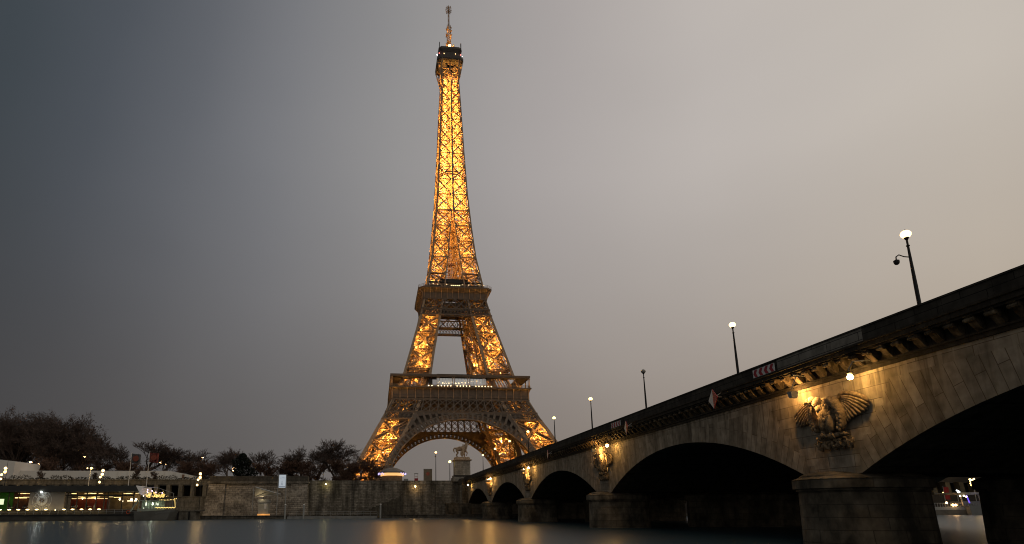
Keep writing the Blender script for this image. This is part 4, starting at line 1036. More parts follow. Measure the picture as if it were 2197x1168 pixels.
TL += [(0,-20,40,300), (20,0,40,500), (-20,0,40,300), (0,20,40,450), (0,0,47,200), (-30,-36.0,58.4,60), (30,-36.0,58.4,60), (20,-36.0,58.4,40), (-20,-36.0,58.4,50), (35.9,-20,59,60), (-36,-20,59,60), (-36.0,-35.9,60,50), (36.0,-35.9,60,60), (-33,-35.7,56.6,22), (-27,-35.7,56.6,14), (33,-35.7,56.6,16), (27,-35.7,56.6,10), (0,-36.2,63.9,0.01)]
for k in range(13):
    th = -1.35+2.7*k/12; p_ = face_pt((AR0-1.0)*math.sin(th), ARC+(AR0-1.0)*math.cos(th), 0, -0.3); TL.append((p_.x, p_.y, p_.z, 150)); p_ = face_pt((AR0-1.0)*math.sin(th), ARC+(AR0-1.0)*math.cos(th), 2, 2.0); TL.append((p_.x, p_.y, p_.z, 90))
TL += [(sx*28, sy*28, 58.8, 450) for sx in (-1,1) for sy in (-1,1)]
TL += [(-10,-20.3,115.2,4), (-14,-20.3,115.2,5), (10,-20.3,115.2,5), (-20.3,-10,115.2,12), (20.6,-10,115.2,22), (16.0,-20.0,115.2,9), (-19.2,-19.2,114.5,8), (19.2,-19.2,114.5,14)]
for x, y, z, P_ in TL: plight('tower_floodlight', (x, y, z), P_, GOLD, 0.35, tower)
# ================================================================== LEFT BANK WALLS
XB0, XB1 = -84.3, -59.2
def wall_obj(name, label, cat='wall'): return empty(name, (0, 0, 0), label, cat)
# plain retaining wall between the bastion and the bridge
t_ = empty('quay_wall', (-38, -158.6, -3.7), 'dark stained stone quay wall between the pale bastion and the bridge', 'wall')
m = MB(); m.box(XB1+0.01, XF-0.6, -158.6, -157.0, -5, 4.35); m.build('wall', QUAYM, t_)
m = MB(); m.box(XB1+0.3, XF-0.7, -158.66, -157.1, 4.352, 5.32); m.build('parapet', QUAYM, t_)
m = MB()
for i in range(5): m.box(-29.5+i*1.3, -29.5+(i+1)*1.3, -159.5, -158.61, -3.72, -0.9+0.9*i-2.0*0) if False else None
m.box(-22.6, -18.2, -161.6, -158.61, -3.7, -0.95); m.box(-22.75, -18.1, -161.75, -158.61, -0.948, -0.7)
m.build('landing_block', PIERM, t_)
m = MB(); m.box(-20.9, -20.7, -158.78, -158.62, -3, 5.0); m.build('drain_pipe', QUAYM, t_)
t_ = empty('abutment', (-18, -163, -4), 'stone abutment block carrying the left bank end of the bridge beside the statue', 'abutment')
m = MB(); m.box(XF-1.6, XF+0.2, -165.9, -157.5, -5, 4.02); m.build('wall', QUAYM, t_)
m = MB(); m.box(XF-2.6, XF-0.05, -171.5, -165.92, -5, -1.1); m.box(XF-2.75, XF-0.04, -171.6, -165.93, -1.098, -0.9); m.build('plinth', PIERM, t_)
m = MB(); m.box(XF-1.75, XF-0.9, -166.1, -157.4, 4.022, 5.5); m.build('parapet', BRIDGE_T, t_)
# bastion
t_ = empty('bastion', (-72, -160.5, -3.7), 'pale rusticated stone bastion with a moulded cornice, projecting from the quay wall', 'wall')
def battered(mm, x0, x1, y, zb, zt, bx0, bx1, by, yb=-157.2):
    mm.hexa([(x0-bx0,y-by,zb),(x1+bx1,y-by,zb),(x1+bx1,yb,zb),(x0-bx0,yb,zb),(x0,y,zt),(x1,y,zt),(x1,yb,zt),(x0,yb,zt)])
m = MB(); battered(m, XB0, XB0+4.1, -160.7, -4.2, 4.3, 0.9, 0.0, 0.6); battered(m, XB1-4.3, XB1, -160.7, -4.2, 4.3, 0.0, 0.25, 0.6); battered(m, XB0+4.11, XB1-4.31, -160.2, -4.2, 4.3, 0, 0, 0.35)
m.build('wall', BASTM, t_)
m = MB()
for z0, z1, d in ((4.302, 4.5, 0.12), (4.502, 4.78, 0.35), (4.782, 4.95, 0.22)): m.box(XB0-d, XB1+d, -160.75-d, -157.2, z0, z1)
m.build('cornice', QUAYM, t_)
m = MB(); m.box(XB0+0.05, XB1-0.05, -160.7, -157.25, 4.952, 6.35); m.build('parapet', stone('parapet_stone', (0.10,0.09,0.075), (0.08,0.07,0.058), (0.03,0.027,0.022), 2.4, 1.5, 'XZ', stain_amt=0.5, bump=0.3), t_)
# colonnaded embankment on the left
t_ = empty('colonnaded_embankment', (-130, -158, -3.7), 'long concrete embankment with square pillars and dark openings behind the moored boat', 'embankment')
CONC = stone('embankment_concrete', (0.21,0.19,0.155), (0.17,0.155,0.125), (0.12,0.11,0.09), 3.2, 1.6, 'XZ', stain=(0.05,0.045,0.037), stain_amt=0.6, bump=0.3)
m = MB(); m.box(-300, XB0-0.3, -158.3, -156.6, 4.3, 5.35); m.box(-300, XB0-0.3, -158.5, -156.6, 5.352, 5.6); m.build('beam', CONC, t_)
m = MB(); m.box(-300, XB0-0.6, -158.4, -152.0, -5, 1.1); m.box(-300, XB0-0.6, -158.6, -158.3, 1.102, 1.25); m.build('plinth', CONC, t_)
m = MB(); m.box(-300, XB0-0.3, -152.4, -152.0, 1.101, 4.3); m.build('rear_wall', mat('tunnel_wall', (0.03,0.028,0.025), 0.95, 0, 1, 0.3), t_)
x = XB0-1.2
for k in range(28):
    m = MB(); m.box(x-0.95, x, -158.25, -156.8, 1.252, 4.298); m.build('pillar', CONC, t_)
    x -= 3.05
# hedge on top of the embankment, and the white hoarding behind it
t_ = empty('white_marquee', (-125, -136, ZG), 'long low white temporary building with panelled side behind the embankment', 'temporary building')
WH = mat('white_marquee_skin', (0.74,0.72,0.68), 0.6, 0, 0.2, 0.05)
m = MB(); m.box(-146, -102.5, -136, -124, ZG, 9.25)
m.hexa([(-102.49,-136,ZG),(-96.9,-136,ZG),(-96.9,-124,ZG),(-102.49,-124,ZG),(-102.49,-136,9.25),(-96.9,-136,8.1),(-96.9,-124,8.1),(-102.49,-124,9.25)])
m.build('wall', WH, t_)
m = MB()
for k in range(9): m.box(-101.6-2.65*k-2.1, -101.6-2.65*k, -136.06, -136.0, 7.0, 8.85)
m.box(-100.6, -99.4, -136.06, -136.0, 6.6, 8.5)
m.build('wall_panel', mat('pale_panel', (0.8,0.79,0.76), 0.5, 0, 0.3, 0.04), t_)
m = MB(); m.box(-98.9, -98.2, -136.08, -136.0, 7.0, 8.2); m.build('notice', mat('brown_notice', (0.22,0.13,0.09), 0.7, 0, 3, 0.3), t_)
t_ = empty('white_marquee', (-150, -139, ZG), 'taller white marquee with a sloping roof at the left edge, beside the long low one', 'temporary building')
m = MB(); m.hexa([(-175,-139,ZG),(-144.2,-139,ZG),(-144.2,-126,ZG),(-175,-126,ZG),(-175,-139,15.2),(-144.2,-139,11.7),(-144.2,-126,11.7),(-175,-126,15.2)]); m.build('wall', WH, t_)
m = MB(); m.box(-148.2, -147.8, -139.05, -139.0, 7.6, 8.5); m.build('vent', DARKM, t_)

# ================================================================== WINTER TREES
def grow(seed, H, spread, trunk_h, levels=5, up=0.55, twig_r=0.035, leafy=0, dens=1.0, kids=(4,4,4,4,3), r0=0.32):
    a, b_ = grow_(seed, H, spread, trunk_h, levels, up, twig_r, leafy, 1.0, kids, r0)
    return grow_(seed, H, spread, trunk_h, levels, up, twig_r, leafy, H/max(v[2] for v in b_.v), kids, r0)
def grow_(seed, H, spread, trunk_h, levels, up, twig_r, leafy, K, kids, r0):
    twig_r = twig_r/K; r0 = r0/K
    rd = random.Random(seed); mt, mc = MB(), MB(); t0 = 0.32 if seed < 30 else 0.62 if seed < 50 else 0.1
    def branch(p, d, L, r, lev):
        mm = mt if lev <= 1 else mc
        n = 3 if lev < 3 else 2
        pts = [p]; q = p.copy(); dd = d.copy()
        for i in range(n):
            dd = (dd+Vector((rd.gauss(0,.16),rd.gauss(0,.16),rd.gauss(0,.10)+0.05*up))).normalized()
            q = q+dd*(L/n); pts.append(q.copy())
        rr = [r*(1-0.55*i/n) for i in range(n+1)]
        mm.tube(pts, rr, 6 if lev < 2 else 4 if lev == 2 else 3, cap=False)
        if lev >= levels:
            if leafy and rd.random() < leafy:
                for _ in range(3):
                    c = pts[rd.randrange(len(pts))]+Vector((rd.gauss(0,.25),rd.gauss(0,.25),rd.gauss(0,.2)))
                    s_ = rd.uniform(.10,.24)/K; a = Vector((rd.gauss(0,1),rd.gauss(0,1),rd.gauss(0,1))).normalized()*s_; b_ = a.cross(Vector((rd.gauss(0,1),rd.gauss(0,1),rd.gauss(0,1)))).normalized()*s_*.7
                    mc.poly([c-a, c+b_, c+a, c-b_])
            return
        k = kids[lev]; k = k if rd.random() < 0.7 else k+1
        for j in range(k):
            f = 0.45+0.55*(j+rd.random())/k if lev else t0+(1-t0)*(j+rd.random())/k; f = min(f, 0.999)
            i = min(int(f*n), n-1); g = f*n-i
            b0 = pts[i].lerp(pts[i+1], g); rb = rr[i]*(1-g)+rr[i+1]*g
            az_ = 2*math.pi*(j/k+rd.random()*0.35)+lev; tilt = rd.uniform(0.45, 0.95)*(spread if lev < 2 else 1.0)
            x = dd.cross(Vector((0.1,0.2,1)) if abs(dd.z) < .9 else Vector((1,0,0))).normalized(); y = dd.cross(x)
            nd = (dd*math.cos(tilt)+(x*math.cos(az_)+y*math.sin(az_))*math.sin(tilt)+Vector((0,0,up*0.25))).normalized()
            branch(b0, nd, L*rd.uniform(0.6,0.82)*(0.78 if lev == 0 else 0.86), max(rb*0.68, twig_r), lev+1)
        if lev >= 1: branch(pts[-1], dd, L*0.66, max(rr[-1], twig_r), lev+1)
    branch(Vector((0,0,-0.1)), Vector((rd.gauss(0,.04),rd.gauss(0,.04),1)).normalized(), trunk_h, r0, 0)
    zs = max(v[2] for v in mc.v); s_ = H/zs
    for mm in (mt, mc): mm.v = [(x*s_, y*s_, z*s_) for x, y, z in mm.v]
    return mt, mc
PROTO = {}
def proto(kind):
    return {'tall': lambda: grow(21, 24, 0.8, 12, 5, 0.8, 0.04, 0.6, kids=(9,4,4,3,3), r0=0.42),
            'tall2': lambda: grow(22, 24, 0.85, 12, 5, 0.85, 0.04, 0.4, kids=(9,4,3,3,3), r0=0.4),
            'round': lambda: grow(33, 14, 0.95, 4.2, 5, 0.6, 0.03, 0.0, kids=(5,4,3,3,2), r0=0.3),
            'spread': lambda: grow(47, 12, 1.15, 3.4, 5, 0.35, 0.032, 0.0, kids=(5,3,3,3,2), r0=0.28),
            'bush': lambda: grow(58, 7, 1.0, 1.6, 5, 0.7, 0.02, 0.0, kids=(8,4,3,3,2), r0=0.10)}[kind]()
def tree(kind, px, py, Y, label, group, rz=0.0, wide=1.0, col=None, name='bare_tree', cat='tree'):
    """crown top at photograph pixel (px,py) when standing at depth Y"""
    top = at(px, py, Y=Y); H = top.z-ZG; base = (top.x, Y, ZG)
    key = kind+(col.name if col else '')
    if key not in PROTO:
        mt, mc = proto(kind); t_ = empty(name, base, label, cat, group)
        mt.build('trunk', BARK, t_, local=True); mc.build('crown', col or TWIG, t_, local=True)
        PROTO[key] = (t_, max(v[2] for v in mc.v)); H0 = PROTO[key][1]
        t_.scale = (H/H0*wide, H/H0*wide, H/H0); t_.rotation_euler = (0,0,rz)
        t_.location = base
    else:
        p, H0 = PROTO[key]; t_ = copy_tree(p, base, label, rz); t_.name = name
        t_['category'] = cat
        if group: t_['group'] = group
        t_.scale = (H/H0*wide, H/H0*wide, H/H0)
    return t_
G1 = 'tall winter trees at the left'
for i, (k, px, py, Y, rz, w_, lab) in enumerate((
    ('tall', -25, 880, -112, 0.3, 1.2, 'tall brown winter tree cut by the left edge of the photo'),
    ('tall2', 22, 868, -118, 1.2, 1.1, 'tallest brown winter tree, second from the left edge'),
    ('tall', 62, 876, -106, 2.2, 1.15, 'tall brown winter tree with a flat top, third from the left edge'),
    ('tall2', 84, 874, -116, 3.1, 1.0, 'tall brown winter tree behind the round boat sign'),
    ('tall', 118, 883, -110, 4.0, 1.1, 'tall brown winter tree with a domed crown, fifth from the left'),
    ('tall2', 150, 884, -104, 5.2, 1.1, 'tall brown winter tree at the shoulder of the left group'),
    ('tall', 178, 908, -114, 0.9, 1.0, 'brown winter tree where the left group starts to slope down'),
    ('tall2', 198, 922, -106, 2.7, 1.0, 'lower brown winter tree near the right end of the left group'),
    ('round', 222, 928, -112, 1.0, 1.05, 'airy bare tree ending the left group, sky showing between branches'),
    ('tall', 40, 905, -88, 5.0, 1.3, 'brown winter tree farther back behind the tallest ones at left'),
    ('tall2', 135, 915, -88, 1.9, 1.3, 'brown winter tree farther back in the middle of the left group'))):
    tree(k, px, py, Y, lab, G1, rz, w_)
G2 = 'bare trees along the left bank'
for i, (k, px, py, Y, rz, w_, lab) in enumerate((
    ('round', 272, 952, -112, 0.5, 1.3, 'bare tree left of the two flags'),
    ('round', 312, 942, -108, 2.0, 1.35, 'bare round-topped tree behind the two flags'),
    ('round', 348, 953, -114, 3.6, 1.3, 'bare tree just right of the two flags'),
    ('spread', 435, 961, -106, 0.4, 1.0, 'thin bare tree above the four-globe mast between flags and bastion'),
    ('round', 492, 962, -112, 4.4, 0.9, 'bare tree behind the left shoulder of the black evergreen'),
    ('round', 518, 957, -104, 5.5, 0.95, 'bare tree rising above the black evergreen'),
    ('spread', 580, 963, -118, 1.2, 1.0, 'open bare tree with crooked limbs right of the evergreen'),
    ('spread', 618, 970, -112, 3.3, 1.0, 'flat-topped bare tree above the white sign mast'),
    ('spread', 646, 955, -118, 5.1, 1.05, 'bare tree leaning against the largest tree from the left'),
    ('round', 682, 936, -112, 2.9, 1.4, 'largest round bare tree midway between evergreen and tower'),
    ('round', 722, 958, -106, 0.1, 1.2, 'bare tree on the right flank of the largest round one'),
    ('spread', 770, 975, -122, 4.1, 1.0, 'dark bare tree in front of the left tower leg'))):
    tree(k, px, py, Y, lab, G2, rz, w_)
G3 = 'low reddish winter thickets above the quay wall'
blab = ['under the two flags', 'between the flags and the four-globe mast', 'behind the four-globe mast', 'left of the black evergreen', 'right of the black evergreen', 'behind the white sign mast', 'left of the largest round tree', 'under the largest round tree', 'right of the largest round tree', 'in the gap before the tower tree', 'at the foot of the tower tree', 'against the left foot of the tower', 'at the right foot of the tall left trees', 'in front of the tall left trees', 'beside the orange street lamp']
for i, (px, py) in enumerate(((300,990),(380,985),(430,990),(470,985),(565,990),(600,985),(640,982),(678,985),(712,983),(745,1000),(770,985),(800,990),(250,985),(200,985),(130,975))):
    tree('bush', px, py, -122 if i not in (9,10,11) else -140, 'reddish brown winter thicket '+blab[i], G3, i*1.7, 1.5, TWIGR, 'winter_thicket', 'shrub')
# dark far band of park trees closing the gaps under the crowns
m = MB(); rd = random.Random(9)
for i in range(15000):
    x = rd.uniform(-260, -22) if i % 3 else rd.uniform(-200, -60); y = rd.uniform(-80, -50)
    hmax = (6.5 if x > -115 else 15)*(0.85+0.15*math.sin(x*0.35)+0.1*math.sin(x*0.9)); z = ZG+hmax*rd.random()**1.3
    if x > -52: z = ZG+rd.uniform(0, 1.5)
    s_ = rd.uniform(.15,.5); a = Vector((rd.gauss(0,1),rd.gauss(0,1),rd.gauss(0,1))).normalized()*s_; b_ = a.cross(Vector((rd.gauss(0,1),rd.gauss(0,1),rd.gauss(0,1)))).normalized()*s_*.3
    c = Vector((x,y,z)); m.poly([c-a, c+b_, c+a, c-b_])
tag(m.build('distant_twig_mass', TWIG), 'dark mass of winter undergrowth behind the trees of the left bank', 'undergrowth', kind='stuff')
# black evergreen
top = at(522, 973, Y=-126); t_ = empty('evergreen_tree', (top.x, -126, ZG), 'dense almost black evergreen tree among the bare ones', 'tree')
m = MB(); m.tube([(top.x,-126,ZG-0.1),(top.x+.1,-126,ZG+4),(top.x,-126,top.z-2)], [0.3,0.22,0.06], 7); m.build('trunk', BARK, t_)
m = MB(); rd = random.Random(4); H = top.z-ZG
for i in range(5200):
    h = rd.random()**0.8; 
    R = 3.3*math.sqrt(max(0.02, 1-h**2.2))*(1+0.18*math.sin(h*19)+0.15*rd.random()); a_ = rd.uniform(0, 6.283); q = rd.random()**0.35
    R *= 1+0.22*math.sin(3*a_+h*5)
    c = Vector((top.x+R*q*math.cos(a_)+(0.9 if h < .55 else 0), -126+R*q*math.sin(a_), ZG+0.4+h*(H-0.5)))
    s_ = rd.uniform(.15,.42); a = Vector((rd.gauss(0,1),rd.gauss(0,1),rd.gauss(0,.7))).normalized()*s_; b_ = a.cross(Vector((rd.gauss(0,1),rd.gauss(0,1),rd.gauss(0,1)))).normalized()*s_*.5
    m.poly([c-a, c+b_, c+a, c-b_])
m.build('crown', mat('evergreen_foliage', (0.012,0.017,0.012), 0.9, 0, 1.5, 0.4), t_)
# clipped hedge and wild twigs on the embankment
m = MB(); rd = random.Random(6)
for i in range(5200):
    x = rd.uniform(-165, XB0-0.5); c = Vector((x, -155.5+rd.uniform(-1,1), 5.5+rd.random()*(1.0+0.35*math.sin(x*.7)+0.25*math.sin(x*1.9))))
    s_ = rd.uniform(.08,.26); a = Vector((rd.gauss(0,1),rd.gauss(0,1),rd.gauss(0,1.2))).normalized()*s_; b_ = a.cross(Vector((rd.gauss(0,1),rd.gauss(0,1),rd.gauss(0,1)))).normalized()*s_*.45
    m.poly([c-a, c+b_, c+a, c-b_])
t_ = tag(m.build('hedge', mat('hedge_leaves', (0.035,0.03,0.02), 0.9, 0, 2, 0.4)), 'low ragged hedge running along the top of the embankment', 'hedge')
for k, px in enumerate((92, 200, 300, 332)):
    tree('bush', px, (1009,1012,1003,1010)[k], -155, 'small bare shrub standing in the hedge before the white building, number %s from the left' % ('one','two','three','four')[k], 'bare shrubs in the embankment hedge', k*2.2, 0.8, None, 'bare_shrub', 'shrub')
# ================================================================== LEFT BANK : LAMPS, KIOSK, STATUE, SIGNS
def P2(px, py, Y): p = at(px, py, Y=Y); return (p.x, p.y, p.z)
def quay_mast(px, ytop, ybase, Y, label, group, gm, gr=0.3, cctv=False, zb=None):
    tp = at(px, ytop, Y=Y); zb = ZG if zb is None else zb
    return lamp_post('quay_lamp', (tp.x, Y, zb), tp.z-zb, gm, label, group, 'street lamp', gr, cctv, 0.11, 0.06)
quay_mast(935, 971, 1033, -150, 'tall lamp post with a reddish globe, left of the statue pedestal', None, GLOBEO, 0.33, True)
quay_mast(965, 991, 1040, -158.2, 'shorter lamp post with a pale yellow globe just left of the pedestal', None, GLOBEW, 0.38)
# statue and pedestal
sx_, sy_ = -17.85, -158.2
t_ = empty('statue_pedestal', (sx_, sy_, ZG), 'tall pale stone pedestal at the end of the bridge carrying the horse statue', 'pedestal')
m = MB(); m.box(sx_-2.75, sx_+2.75, sy_-1.6, sy_+3.2, ZG, 6.1); m.box(sx_-2.45, sx_+2.45, sy_-1.4, sy_+3.0, 6.102, 6.75); m.build('plinth', BRIDGE_L, t_)
m = MB(); m.box(sx_-2.1, sx_+2.1, sy_-1.1, sy_+2.8, 6.752, 10.6); m.build('die', PEDM, t_)
m = MB()
for z0, z1, d in ((10.602, 10.75, 0.1), (10.752, 10.95, 0.42), (10.952, 11.05, 0.3)): m.box(sx_-2.1-d, sx_+2.1+d, sy_-1.1-d, sy_+2.8+d, z0, z1)
m.hexa([(sx_-2.1,sy_-1.0,11.052),(sx_+2.1,sy_-1.0,11.052),(sx_+2.1,sy_+2.7,11.052),(sx_-2.1,sy_+2.7,11.052),(sx_-1.95,sy_-0.8,11.75),(sx_+1.9,sy_-0.8,11.75),(sx_+1.9,sy_+2.5,11.75),(sx_-1.95,sy_+2.5,11.75)])
m.build('cornice', STATM, t_)
def skinned(name, nodes, edges, m_, parent, lv=2):
    """one continuous body grown from a posed skeleton: nodes = (x,y,z,radius)"""
    me = bpy.data.meshes.new(name); o_ = parent.location
    me.from_pydata([(n[0]-o_.x, n[1]-o_.y, n[2]-o_.z) for n in nodes], edges, [])
    ob = bpy.data.objects.new(name, me); COL.objects.link(ob); ob.parent = parent
    sk = ob.modifiers.new('skin', 'SKIN'); sk.use_smooth_shade = True
    for i, n in enumerate(nodes):
        r_ = n[3]; me.skin_vertices[0].data[i].radius = r_ if hasattr(r_, '__len__') else (r_, r_)
    me.skin_vertices[0].data[0].use_root = True
    sb = ob.modifiers.new('sub', 'SUBSURF'); sb.levels = lv; sb.render_levels = lv
    me.materials.append(m_); return ob
bx, by, bz = sx_+0.05, sy_+0.9, 11.75
def h(x, y, z, r): return (bx+x, by+y, bz+z, r)
t_ = empty('horse_statue', (bx, by, bz), 'stone statue of a saddleless horse with arched neck on the pedestal, facing right', 'statue')
HN = [h(-0.2,0,2.35,0.62), h(-1.15,0,2.45,0.60), h(0.75,0,2.4,0.64), h(1.25,0,2.95,0.46), h(1.45,0,3.55,0.34), h(1.6,0,3.95,0.27), h(1.95,0,3.75,0.21), h(2.15,0,3.35,0.14),
      h(-1.65,0,2.5,0.25), h(-2.1,0,2.55,0.2), h(-2.3,0,2.0,0.22), h(-2.05,0,1.3,0.12),
      h(-1.25,0.3,1.75,0.34), h(-1.05,0.32,1.1,0.2), h(-1.4,0.33,0.75,0.14), h(-1.15,0.33,0.12,0.13),
      h(-1.45,-0.3,1.75,0.34), h(-1.0,-0.32,1.15,0.2), h(-1.6,-0.33,0.8,0.14), h(-1.45,-0.33,0.12,0.13),
      h(0.85,0.32,1.6,0.25), h(0.9,0.33,0.9,0.15), h(0.85,0.33,0.12,0.12),
      h(1.05,-0.32,1.75,0.25), h(1.55,-0.34,1.25,0.16), h(1.3,-0.34,0.6,0.11), h(1.2,-0.34,0.35,0.1)]
HE = [(0,1),(0,2),(2,3),(3,4),(4,5),(5,6),(6,7),(1,8),(8,9),(9,10),(10,11),(1,12),(12,13),(13,14),(14,15),(1,16),(16,17),(17,18),(18,19),(2,20),(20,21),(21,22),(2,23),(23,24),(24,25),(25,26)]
skinned('horse_body', HN, HE, STATM, t_)
m = MB()
for s_ in (-1,1): m.tube([(bx+1.5,by+s_*0.14,bz+4.1),(bx+1.5,by+s_*0.17,bz+4.4)], [0.08,0.01], 5)
for i in range(9):
    f = i/8; m.tube([(bx+0.85+0.55*f, by-0.05, bz+3.05+1.1*f), (bx+0.55+0.55*f, by-0.12, bz+2.9+1.05*f), (bx+0.5+0.5*f, by-0.15, bz+2.6+1.0*f)], [0.16,0.12,0.03], 5)
m.build('mane', STATM, t_)
t_ = empty('warrior_statue', (bx+0.3, by-0.9, bz), 'stone statue of a standing warrior with a shield in front of the horse', 'statue')
def w(x, y, z, r): return (bx+0.25+x, by-0.95+y, bz+z, r)
WN = [w(0,0,1.55,0.30), w(0,0,2.1,0.30), w(0,0,2.62,0.36), w(0,0,2.95,0.14), w(0.02,0,3.2,0.19), w(0.03,0,3.38,0.15),
      w(-0.42,0,2.68,0.17), w(-0.68,-0.05,2.2,0.12), w(-0.55,-0.2,1.75,0.09), w(0.42,0,2.68,0.17), w(0.72,0.2,2.9,0.12), w(0.95,0.5,3.2,0.09),
      w(-0.2,0,1.1,0.2), w(-0.24,-0.05,0.6,0.14), w(-0.26,0,0.1,0.11), w(-0.28,-0.2,0.06,0.08), w(0.22,0,1.1,0.2), w(0.3,-0.1,0.6,0.14), w(0.3,0.02,0.1,0.11), w(0.32,-0.2,0.06,0.08)]
WE = [(0,1),(1,2),(2,3),(3,4),(4,5),(2,6),(6,7),(7,8),(2,9),(9,10),(10,11),(0,12),(12,13),(13,14),(14,15),(0,16),(16,17),(17,18),(18,19)]
skinned('body', WN, WE, STATM, t_)
m = MB(); m.lathe((bx+0.25,by-0.95,bz+0.75), [(0.48,0),(0.42,0.5),(0.31,0.95),(0.3,1.2)], 12); m.build('tunic', STATM, t_)
m = MB(); m.ball((bx-0.1,by-1.3,bz+0.95), 1.0, 14, 8, (0.5,0.1,0.85)); m.ball((bx-0.1,by-1.42,bz+0.95), 0.14, 8, 6); m.build('shield', STATM, t_)
m = MB(); m.ball((bx+0.28,by-0.95,bz+3.36), 1.0, 10, 6, (0.21,0.25,0.2)); m.tube([(bx+0.28,by-0.7,bz+3.3),(bx+0.28,by-0.85,bz+3.62),(bx+0.28,by-1.15,bz+3.5)], [0.04,0.09,0.03], 6); m.build('helmet', STATM, t_)

# octagonal kiosk with lit fascia
kx, ky = -36.9, -150.0
t_ = empty('kiosk', (kx, ky, ZG), 'round kiosk with a flared grey roof and a glowing band of light under the eaves', 'kiosk')
def octo(r, z, n=8, ph=math.pi/8): return [(kx+r*math.cos(ph+2*math.pi*i/n), ky+r*math.sin(ph+2*math.pi*i/n)) for i in range(n)]
m = MB(); prism(m, octo(3.1,0), ZG, 7.0); m.build('wall', mat('kiosk_wall', (0.22,0.16,0.1), 0.7, 0, 1.5, 0.25), t_)
m = MB(); prism(m, octo(3.55,0), 7.002, 7.75); m.build('light_band', mat('kiosk_light_band', (0.9,0.7,0.4), 0.5, 0, 1, 0.05, emit=(1.0,0.52,0.17), es=1.0), t_)
m = MB(); prism(m, octo(4.0,0), 7.752, 8.25, octo(3.7,0)); prism(m, octo(3.7,0), 8.252, 9.3, octo(1.2,0)); m.lathe((kx,ky,9.3), [(0.35,0),(0.2,0.3),(0.05,0.8)], 8); m.build('roof', mat('kiosk_roof', (0.16,0.15,0.14), 0.7, 0, 2, 0.2), t_)
m = MB()
for k in range(22):
    a_ = -math.pi+math.pi*k/21; 
    if -2.2 < a_ < -0.9: continue
    m.ball((kx+3.9*math.cos(a_), ky+3.9*math.sin(a_), 7.4+0.3*(k % 2)), 0.16, 6, 4)
m.build('blue_white_bulbs', mat('blue_white_bulb', (0.8,0.8,0.9), 0.5, 0, 1, 0.05, emit=(0.5,0.45,1.0), es=1.3), t_)
for k in range(4):
    pass
# information panel with round emblem, red and white booth, service box
p = at(918, 1033, Y=-151); t_ = empty('information_panel', (p.x, -151, ZG), 'tall brown panel with a faint reddish round emblem behind the quay parapet', 'panel')
m = MB(); m.box(p.x-1.22, p.x+1.22, -151.15, -150.85, ZG, 8.85); m.build('board', mat('brown_board', (0.21,0.17,0.12), 0.7, 0, 1, 0.15), t_)
m = MB(); m.box(p.x-1.28, p.x+1.28, -151.2, -150.8, 8.852, 9.0); m.build('frame', GREYM, t_)
m = MB(); m.lathe((0,0,0), [(0.5,0),(0.5,0.03)], 20); m.v = [(p.x+x, -151.16-z, 7.6+y) for x, y, z in m.v]; m.build('emblem', mat('faded_red_emblem', (0.42,0.12,0.08), 0.7, 0, 3, 0.3), t_)
m = MB()
for k in range(8):
    a_ = 2*math.pi*k/8; m.beam((p.x+0.62*math.cos(a_), -151.17, 7.6+0.62*math.sin(a_)), (p.x+0.78*math.cos(a_), -151.17, 7.6+0.78*math.sin(a_)), 0.08, 0.03)
m.build('emblem_rays', MATS['faded_red_emblem'], t_)
p = at(893, 1033, Y=-152); t_ = empty('ticket_booth', (p.x, -152, ZG), 'tiny booth, red below and glazed white above, left of the brown panel', 'booth')
m = MB(); m.box(p.x-0.5, p.x+0.5, -152.5, -151.5, ZG, 6.25); m.build('base', RED, t_)
m = MB()
for dx in (-0.45, 0.45):
    for dy in (-0.45, 0.45): m.beam((p.x+dx,-152+dy,6.25), (p.x+dx,-152+dy,7.5), 0.07, 0.07)
m.box(p.x-0.5, p.x+0.5, -152.5, -151.5, 6.8, 6.88); m.build('posts', WHITEP, t_)
m = MB(); m.box(p.x-0.55, p.x+0.55, -152.55, -151.45, 7.502, 7.65); m.build('roof', GREYM, t_)
p = at(871, 1030, Y=-154); t_ = empty('service_box', (p.x, -154, ZG), 'low grey service box right of the kiosk', 'utility box')
m = MB(); m.box(p.x-0.6, p.x+0.6, -154.4, -153.6, ZG, 5.95); m.build('housing', GREYM, t_)
m = MB(); m.box(p.x-0.65, p.x+0.65, -154.45, -153.55, 5.952, 6.02); m.build('lid', GREYM, t_)

# four-globe masts
def mast4(px, pys, pxs, Y, zb, label):
    tp = at(px, pys[0], Y=Y)
    t_ = empty('four_globe_mast', (tp.x+0.35, Y, zb), label, 'street lamp', 'masts with four lit globes on the left bank')
    m = MB(); m.tube([(tp.x+0.35,Y,zb),(tp.x+0.35,Y,tp.z-0.4)], [0.1,0.05], 8); m.tube([(tp.x+0.3,Y,tp.z),(tp.x+0.32,Y,tp.z+3.0)], [0.04,0.02], 6); m.build('post', DARKM, t_)
    for x_, y_ in zip(pxs, pys):
        g_ = at(x_, y_, Y=Y); m = MB(); m.ball((g_.x, Y, g_.z), 0.33 if y_ < pys[2] else 0.26, 12, 8); m.build('globe', GLOBE, t_, smooth=True)
        m = MB(); m.tube([(tp.x+0.35,Y,g_.z-0.45),(g_.x,Y,g_.z-0.42),(g_.x,Y,g_.z-0.25)], 0.03, 5); m.build('bracket', DARKM, t_)
    plight('globe_glow', (tp.x, Y+0.8, tp.z-0.3), 480, (1.0,0.62,0.25), 0.3, t_)
    return t_
mast4(430, (1017,1025,1030,1041), (430,429.5,425,423), -170.5, -3.7, 'mast with four lit globes by the right end of the embankment openings')
mast4(221, (1010,1018,1024,1035), (221,219.5,215,213.5), -168.5, -3.7, 'mast with four lit globes behind the boat roof, brightest star in the left part')
